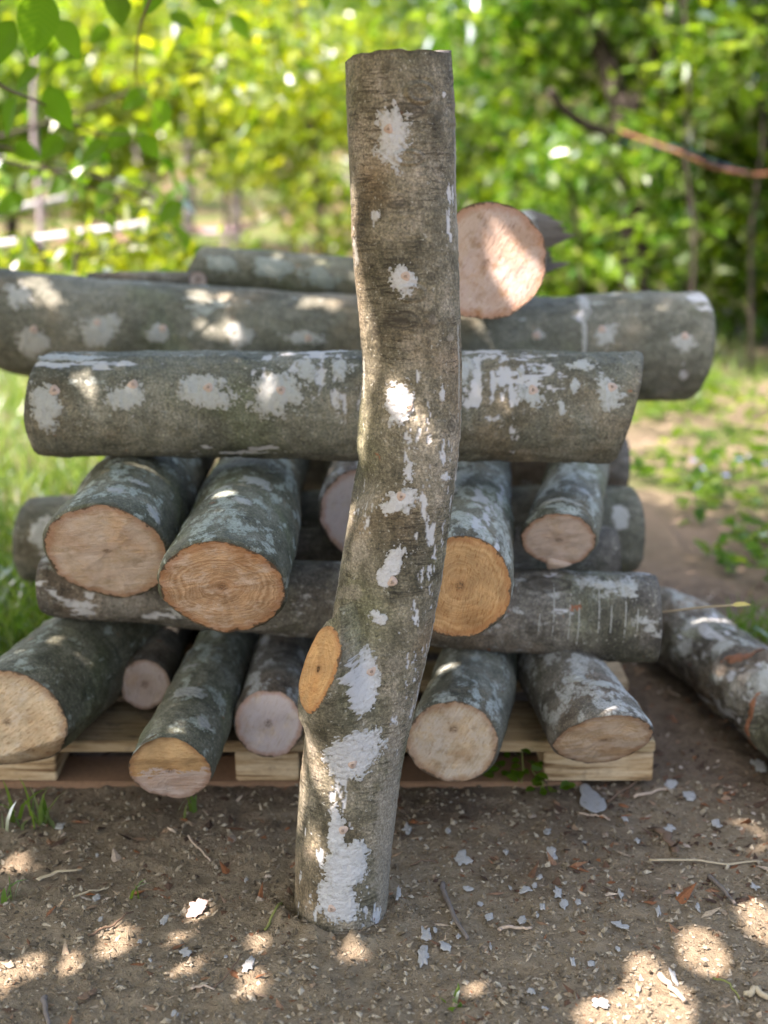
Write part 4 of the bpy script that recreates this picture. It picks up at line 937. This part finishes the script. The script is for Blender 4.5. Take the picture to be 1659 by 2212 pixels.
for k in range(60):
    x = r.uniform(-22, 22); Y = r.uniform(30, 44)
    if -9 < x < -1.5 and r.random() < .6: continue
    bl.append(((x, Y, 3.2+r.random()*5), (2.4, 2, 1.6), 420))
tag(foliage('far_woodland', bl, .30, LF, None, 78), 'hazy mass of far off woodland foliage', 'woodland', kind='stuff')

# near leaves hanging in at the upper left corner
def near_leaf(name, u, v, Y, size, direction, normal, mat, parent, seed):
    nL, nW = 40, 13
    d = unit(direction); n = np.array(normal, float); n = unit(n-d*(n@d)); s = np.cross(d, n)
    x = np.linspace(0, 1, nL)[:, None]; w = np.linspace(-1, 1, nW)[None]
    out = .34*np.sin(pi*x**.78)**.85*(1-.25*x); teeth = 1+.05*np.abs(((x*22) % 1)-.5)*2*(x > .08)
    W = out*teeth; a = w*W
    vein = .010*np.cos((x*1.0-np.abs(w)*.16)*2*pi*11)*np.abs(w)*(1-np.abs(w)**4)
    hh = .16*np.abs(a)+vein*.8-.20*(x-.3)**2+.02*vn(np.stack([x*3+0*w, w*2+0*x, 0*a+seed], -1), seed)
    P0 = at(u, v, Y)-d*size*.5
    V = P0+size*(x[..., None]*d+a[..., None]*s+hh[..., None]*n)
    vn_ = np.abs(w)+0*x
    return mesh(name, V.reshape(-1, 3), gridF(nL, nW), mat, parent, {'rv': (.3+.25*np.cos((x-np.abs(w)*.16)*2*pi*11)*.5+.0*w).ravel()+0*vn_.ravel()})
NL = leaf_mat('leaf_near', [(0, (.025, .065, .006)), (.5, (.045, .10, .010)), (1, (.07, .125, .02))], [(0, (.14, .32, .008)), (1, (.36, .52, .02))], .6, .45, .03)
br = tag(empty('leafy_branch', tuple(at(-160, 20, 2.0))), 'near branch of broad dark toothed leaves hanging in at the upper left corner', 'branch', 'sunlit leafy branches on the left')
m = MB()
for P in ([at(-160, 20, 2.5), at(-20, 0, 2.55), at(60, -12, 2.6), at(180, -30, 2.7), at(340, -40, 2.8), at(520, -60, 2.9)], [at(-100, 60, 2.1), at(0, 190, 2.6), at(90, 220, 2.9), at(190, 290, 3.1), at(320, 290, 3.2)], [at(340, -40, 2.6), at(300, 60, 3.), at(290, 180, 3.3), at(350, 260, 3.4)], [at(-120, 300, 3.2), at(40, 320, 3.3), at(160, 400, 3.5), at(300, 430, 3.5), at(400, 520, 3.6)]):
    Q = spline(P, 20); m.tube(Q, np.linspace(.0032, .0012, len(Q)), 7)
m.build('twig', TW['brown'], br)
NLV = [(80, 55, 2.6, .112, (-.25, .1, -1), (.3, -1, .15)), (8, 95, 2.7, .088, (-.5, .2, -.9), (-.3, -1, .3)), (150, 85, 2.75, .075, (.45, .1, -.8), (.35, -.9, .5)), (128, 235, 2.9, .092, (.35, .1, -.8), (-.4, -1, .2)), (55, 170, 2.9, .062, (-.6, .1, -.5), (0, -.7, .7))]
rl = np.random.default_rng(9)
for (u, v, Y) in [(255, 20, 2.9), (330, -5, 3.0), (215, 75, 3.1), (450, 5, 3.2), (395, 45, 3.3), (700, -5, 3.2), (20, 255, 2.9), (200, 330, 3.2), (255, 300, 3.3), (325, 318, 3.1), (60, 330, 3.3), (345, 250, 3.4), (290, 215, 3.4), (130, 400, 3.5), (365, 460, 3.4), (395, 515, 3.6), (225, 420, 3.6), (520, 60, 3.5), (110, 320, 3.2), (20, 440, 3.5)]:
    NLV.append((u, v, Y, .055+.03*rl.random(), (rl.normal()*.8, rl.normal()*.3, -.6), (rl.normal()*.5, -.8, .5)))
for i, (u, v, Y, sz, d, n) in enumerate(NLV):
    near_leaf('leaf', u, v, Y, sz, d, n, NL, br, i)

# tapes and cords ------------------------------------------------------------
def cord(name, label, cat, pts, r, mat, group=None):
    m = MB(); Q = spline(pts, 40); m.tube(Q, r, 8); return tag(m.build(name, mat), label, cat, group)
cord('barrier_tape', 'white tape strung low across the left of the wood', 'tape', [at(-700, 600, 6.), at(0, 528, 6.), at(140, 508, 6.05), at(290, 487, 6.1), at(400, 470, 6.3)], .014, plain_mat('tape_white', (.36, .35, .36), .6))
cord('barrier_tape', 'second white tape higher up at the left edge', 'tape', [at(-500, 520, 7.), at(0, 456, 7.), at(80, 440, 7.1), at(160, 425, 7.4)], .014, plain_mat('tape_white_b', (.33, .32, .33), .6))
cord('barrier_tape', 'pinkish tape sagging between the grey saplings', 'tape', [at(400, 500, 9.5), at(460, 503, 9.5), at(520, 495, 9.5), at(590, 470, 9.6), at(650, 445, 9.8)], .020, plain_mat('tape_pink', (.36, .26, .31), .6))
cord('orange_cord', 'orange cord slung from the dark tree toward the right edge', 'cord', [at(1340, 283, 6.2), at(1400, 305, 6.1), at(1470, 330, 6), at(1540, 362, 6), at(1640, 380, 6), at(1900, 330, 6)], .0065, plain_mat('cord_orange', (.13, .055, .03), .6))
cord('blue_cord', 'blue cord running just above the orange cord', 'cord', [at(1345, 305, 6.25), at(1375, 318, 6.2), at(1470, 318, 6.02), at(1540, 350, 6.02), at(1640, 382, 6.02), at(1900, 320, 6)], .006, plain_mat('cord_blue', (.018, .035, .06), .6))

# ---------------------------------------------------------------- grass
GM = leaf_mat('grass_blade', [(0, (.05, .10, .015)), (1, (.12, .16, .03))], [(0, (.16, .34, .02)), (1, (.36, .46, .05))], .4)
def blades(n, area, h, seed):
    r = np.random.default_rng(seed); x, y = area(r, n)
    z = ground_z(x, y); H = h[0]+(h[1]-h[0])*r.random(n)**1.5; a = r.random(n)*2*pi; b = r.random(n)*2*pi
    w = .0022+.0022*r.random(n); bend = H*(.15+.7*r.random(n)); V = []
    for k, (f, ww) in enumerate([(0, 1), (.4, .9), (.75, .6), (1., .08)]):
        cx = x+np.cos(a)*bend*f**2; cy = y+np.sin(a)*bend*f**2; cz = z-.004+H*(f-.22*f*f)
        V += [np.stack([cx-np.cos(b)*w*ww, cy-np.sin(b)*w*ww, cz], -1), np.stack([cx+np.cos(b)*w*ww, cy+np.sin(b)*w*ww, cz], -1)]
    V = np.stack(V, 1); i = 8*np.arange(n)[:, None]
    F = np.stack([i+np.array([[2*k, 2*k+1, 2*k+3, 2*k+2]]) for k in range(3)], 1).reshape(-1, 4)
    return V.reshape(-1, 3), F, np.repeat(r.random(n), 8)
def g_left(r, n):
    y = 2.55+5.5*r.random(n)**1.4; x = -.42-.02*y-1.1*r.random(n)*(y/2.6); return x, y
def g_right(r, n):
    y = 2.7+5.5*r.random(n)**1.3; x = .44+.02*y+1.7*r.random(n)*(y/3.5)
    k = fbm(np.stack([x*1.6, y*.9, 0*x], -1), 3, 50)+.25*sst(4, 7, y) > .0+.15*sst(3.2, 2.7, y); return np.where(k, x, 50), np.where(k, y, 60)
V1, F1, a1 = blades(15000, g_left, (.05, .22), 21); V2, F2, a2 = blades(14000, g_right, (.03, .13), 22)
tag(mesh('grass', np.vstack([V1, V2]), np.vstack([F1, F2+len(V1)]), GM, None, {'rv': np.concatenate([a1, a2])}, False), 'bright grass growing on both sides behind the stack', 'grass', kind='stuff')
def tuft(u, v, n, h, label, seed, spread=.012):
    p = gp(u, v)
    V, F, a = blades(n, lambda r, k: (p[0]+r.normal(size=k)*spread, p[1]+r.normal(size=k)*spread), h, seed)
    tag(mesh('grass_tuft', V, F, GM, None, {'rv': a*.7}), label, 'grass tuft', 'grass tufts on the bare soil')
tuft(78, 1775, 16, (.03, .10), 'grass tuft in front of the left pallet block', 31, .018)
tuft(10, 1790, 12, (.03, .09), 'grass tuft cut off by the left edge below the big log', 32, .016)
tuft(15, 1945, 7, (.02, .05), 'small grass tuft lowest on the left edge', 33, .008)
tuft(287, 1945, 3, (.03, .05), 'lone upright grass blades left of the pinkish flake', 34, .003)
tuft(402, 1750, 6, (.03, .06), 'wisp of grass under the lowest jutting log', 35, .01)
tuft(990, 2165, 9, (.01, .025), 'tiny sprout of grass at the near edge right of the upright log', 36, .012)
r = np.random.default_rng(41); n = 3200; y = 2.75+4.5*r.random(n)**1.2; x = .47+.02*y+1.4*r.random(n)*(y/3.5)
k = fbm(np.stack([x*1.8, y, 0*x], -1), 3, 51) > .05; x, y = x[k], y[k]; n = len(x)
P = np.stack([x, y, ground_z(x, y)+.01+.05*r.random(n)], -1); N = r.normal(size=(n, 3))*.5; N[:, 2] += 1; D = r.normal(size=(n, 3)); D[:, 2] *= .3
V, F, a = leaf_geo(P, .03+.04*r.random(n), D, N, r.random(n))
tag(mesh('ground_cover', V, F, LM, None, {'rv': a}, False), 'low broad leaved weeds on the dappled ground at the right', 'weeds', kind='stuff')
# clover like plant in the gap before the right block
for (u, v, n_, lab, sd) in ((1125, 1650, 26, 'dark leafy seedling in the gap beside the right pallet block', 3), (1170, 1718, 9, 'two leaved seedling before the right pallet block', 4)):
    p = gp(u, v) if sd == 4 else gp(u, 1700); r = np.random.default_rng(sd)
    rt = tag(empty('seedling', (p[0], p[1], 0)), lab, 'seedling')
    m = MB(); hh = .06 if sd == 3 else .025
    m.tube([p-[0, 0, .003], p+[.003, 0, hh*.5], p+[0, .004, hh]], [.0012, .001, .0008], 6); m.build('stem', TW['green'], rt)
    P = p+r.normal(size=(n_, 3))*[.016, .012, .0]+np.stack([0*r.random(n_), 0*r.random(n_), .008+hh*r.random(n_)], -1)
    N = r.normal(size=(n_, 3))*.4; N[:, 2] += 1; N[:, 1] -= .4; D = r.normal(size=(n_, 3)); D[:, 2] *= .2
    V, F, a = leaf_geo(P, .012+.012*r.random(n_), D, N, r.random(n_)*.6, .8); mesh('leaves', V, F, LM, rt, {'rv': a}, False)
# blue wild flowers
BLUE = plain_mat('petal_blue', (.14, .16, .36), .6)
for i, (u, v) in enumerate([(1490, 1012), (1508, 1030), (1590, 1010), (1645, 1018), (1612, 1002), (1560, 1046)]):
    p = gp(u, v+30); p[2] = 0
    rt = tag(empty('wildflower', tuple(p)), 'small blue wildflower blurred in the grass at the right', 'flower', 'blue wildflowers in the grass')
    m = MB(); m.tube([p, p+[.004, 0, .03], p+[.006, 0, .062]], .0012, 6); m.build('stem', TW['green'], rt)
    ph = np.linspace(0, 2*pi, 5, endpoint=False); D = np.stack([np.cos(ph), np.sin(ph), .3+0*ph], -1); N = np.tile([0, -.3, 1.], (5, 1))
    V, F, a = leaf_geo(np.tile(p+[.006, 0, .062], (5, 1)), np.full(5, .011), D, N, ph*0, .8); mesh('blossom', V, F, BLUE, rt, {'rv': a}, False)
# withered stalk with a yellow leaf poking out at the right of the stack
st = tag(empty('withered_stalk', tuple(at(1395, 1322, 2.2))), 'thin withered stalk with a yellowish leaf tip sticking out right of the stack', 'stalk')
m = MB(); Q = spline([at(1380, 1325, 2.22), at(1440, 1321, 2.15), at(1510, 1312, 2.1), at(1585, 1307, 2.05)], 14); m.tube(Q, .0016, 6); m.build('stem', TW['dry'], st)
P = at(1578, 1308, 2.05)[None]; V, F, a = leaf_geo(P, np.array([.030]), np.array([[1., -.1, .12]]), np.array([[0, -.6, .8]]), np.array([.5]), .32)
mesh('leaf', V, F, plain_mat('leaf_withered', (.42, .36, .12), .6), st, {'rv': a}, False)

# ---------------------------------------------------------------- the tree that shades the stack (behind the camera)
SUN_EL, SUN_AZ = radians(54), radians(-124)            # azimuth from +Y, clockwise
SD = np.array([sin(SUN_AZ)*cos(SUN_EL), cos(SUN_AZ)*cos(SUN_EL), sin(SUN_EL)])
ea = unit(np.cross([0, 0, 1.], SD)); eb = np.cross(SD, ea)
holes = []
def hole(P, r, ground=False): holes.append((P@ea, P@eb, r, ground))
for (u, v, r) in [(250, 2035, .030), (396, 2062, .036), (555, 2037, .016), (72, 2087, .018), (156, 2083, .012), (-4, 2128, .03), (548, 2130, .026), (424, 1968, .018), (42, 1866, .016),
                  (765, 2062, .018), (828, 2108, .032), (982, 2062, .030), (1022, 2108, .028), (1518, 2056, .038), (1650, 1996, .036), (1640, 1972, .02), (1618, 1808, .036), (1405, 2120, .036), (1445, 2165, .040), (1370, 2190, .036), (1300, 2215, .036), (1392, 2082, .018)]:
    hole(gp(u, v), r, True)
def hole_on(L, u, v, r):
    t, th, z = L.locate(u, v); hole(L.surf(np.array(t), np.array(th)), r)
for (u, v, r) in [(762, 505, .018), (764, 545, .020), (770, 600, .018), (785, 680, .018), (800, 740, .02), (690, 1660, .02), (700, 1700, .02), (650, 1650, .02), (672, 1620, .014), (680, 1820, .016), (860, 860, .016), (905, 905, .012), (648, 1760, .015), (760, 430, .022), (762, 470, .024), (775, 640, .026), (790, 690, .026), (785, 730, .024), (800, 780, .026), (790, 830, .022), (785, 900, .022), (778, 960, .018), (750, 1120, .014), (655, 1700, .02)]: hole_on(hero, u, v, r)
holes_on = [(at(75, 608, 2.80), .03), (at(110, 640, 2.78), .018), (at(420, 630, 2.80), .03), (at(480, 633, 2.8), .025), (at(655, 634, 2.8), .03), (at(700, 636, 2.8), .025), (at(470, 672, 2.75), .026), (at(425, 680, 2.75), .018), (at(150, 790, 2.12), .024), (at(962, 1450, 2.05), .02), (at(470, 1060, 2.0), .022), (at(1035, 708, 2.8), .02)]
for P, r in holes_on: hole(P, r)
for (u, v, r) in [(1085, 505, .026), (1120, 550, .030), (1075, 570, .024), (1110, 610, .020)]: hole(at(u, v, 2.23), r)
r = np.random.default_rng(88)
n = 88000
cen = np.array([.0, 2.0, .35]); ca_, cb_ = cen@ea, cen@eb
A = ca_+r.uniform(-2.5, 2.5, n); Bc = cb_+r.uniform(-2.2, 2.2, n); dep = 2.0+.5*r.random(n)
thin_ = lambda A, B: sst(1.0, 1.3, np.hypot((A-ca_)/1.42, (B-cb_)/1.25))
L_ = .045+.035*r.random(n)
for (ha, hb, hr_, grd) in list(holes):                 # small filler leaves added round each gap to keep sun spots apart
    m_ = 1500 if grd else 700; rad = .16*np.sqrt(r.random(m_)); an = r.random(m_)*2*pi
    A = np.append(A, ha+rad*np.cos(an)); Bc = np.append(Bc, hb+rad*np.sin(an)); dep = np.append(dep, 2.0+.5*r.random(m_)); L_ = np.append(L_, .015+.016*r.random(m_))
n = len(A); thin = thin_(A, Bc)
N = r.normal(size=(n, 3))*.5+SD; D = rand_dir(r, n)
D = D-SD*(D@SD)[:, None]*.6; D /= np.linalg.norm(D, axis=1)[:, None]
k = r.random(n) > thin*.93
da, db = D@ea, D@eb
ga, gb = ea-SD*(ea[2]/SD[2]), eb-SD*(eb[2]/SD[2])     # how an offset across the light falls on the ground
for (ha, hb, hr_, grd) in holes:                            # leaves cleared so sun spots fall at the chosen points
    xa, xb, ua, ub = ha-A, hb-Bc, da, db
    if grd:                                            # gaps that are longer along the line of sight
        xa, xb = xa*ga[0]+xb*gb[0], .5*(xa*ga[1]+xb*gb[1])
        ua, ub = da*ga[0]+db*gb[0], .5*(da*ga[1]+db*gb[1])
    q = np.clip((xa*ua+xb*ub)/(ua*ua+ub*ub+1e-9), -L_/2, L_/2)
    k &= np.hypot(xa-q*ua, xb-q*ub) > max(hr_*(.66 if grd else .50), .011)+(.15 if grd else .18)*L_
A, Bc, dep, N, D, L_ = A[k], Bc[k], dep[k], N[k], D[k], L_[k]; n = len(A)
base = cen@SD
P = A[:, None]*ea+Bc[:, None]*eb+(base+dep)[:, None]*SD
V, F, a = leaf_geo(P-D*L_[:, None]*.5, L_, D, N, r.random(n))
bx = cen+SD*2.3
sh = tag(empty('shade_tree', (bx[0]-.9, bx[1]-1.2, 0)), 'leafy tree behind the viewer whose crown dapples the stack with sun spots', 'tree')
m = MB(); t0 = np.array([bx[0]-.9, bx[1]-1.2, -.05])
m.tube(spline([t0, t0+[.1, 0, 1.2], t0+[.3, .3, 2.4], t0+[.5, .5, 3.4]]), np.linspace(.12, .05, 24), 12, rough=.1)
for q in ((.0, 1.4, 0), (1.2, -.3, .2), (.9, .9, .1), (1.6, .6, -.3)):
    e = bx+np.array(q)-[.7, .5, .1]; m.tube(spline([t0+[.2, .2, 1.9], (t0+[.2, .2, 1.9]+e)/2+[0, 0, .12], e]), np.linspace(.035, .008, 24), 8)
m.build('trunk', TR, sh); mesh('crown', V, F, LC, sh, {'rv': a}, False)

# ---------------------------------------------------------------- light, camera, view
W = bpy.data.worlds.new('World'); SC.world = W; W.use_nodes = True
nt = W.node_tree; nt.nodes.clear()
sky = nt.nodes.new('ShaderNodeTexSky'); sky.sky_type = 'NISHITA'; sky.sun_disc = False
sky.sun_elevation = SUN_EL; sky.sun_rotation = SUN_AZ % (2*pi); sky.air_density = .8; sky.dust_density = 5.; sky.ozone_density = .2
bg = nt.nodes.new('ShaderNodeBackground'); bg.inputs[1].default_value = .15
ow = nt.nodes.new('ShaderNodeOutputWorld'); nt.links.new(sky.outputs[0], bg.inputs[0]); nt.links.new(bg.outputs[0], ow.inputs[0])
sl = bpy.data.lights.new('sun', 'SUN'); sl.energy = 5.0; sl.angle = radians(.42); sl.color = (1, .86, .80)
so = bpy.data.objects.new('sun', sl); COL.objects.link(so)
from mathutils import Vector
so.rotation_euler = Vector(tuple(SD)).to_track_quat('Z', 'Y').to_euler(); so.location = tuple(cen+SD*9)
cd = bpy.data.cameras.new('camera'); co = bpy.data.objects.new('camera', cd); COL.objects.link(co)
cd.sensor_fit = 'HORIZONTAL'; cd.sensor_width = 27.; cd.lens = 27*FPX/PW; cd.clip_end = 400; cd.clip_start = .02
co.location = tuple(CAM); co.rotation_euler = (pi/2-PITCH, 0, 0)
cd.dof.use_dof = True; cd.dof.focus_distance = 1.82; cd.dof.aperture_fstop = cd.lens/1000/.0185
SC.camera = co
SC.view_settings.view_transform = 'Standard'; SC.view_settings.look = 'None'; SC.view_settings.gamma = 1; SC.view_settings.exposure = 2.3
SC.cycles.max_bounces = 8; SC.cycles.transparent_max_bounces = 8
SC.cycles.use_denoising = True
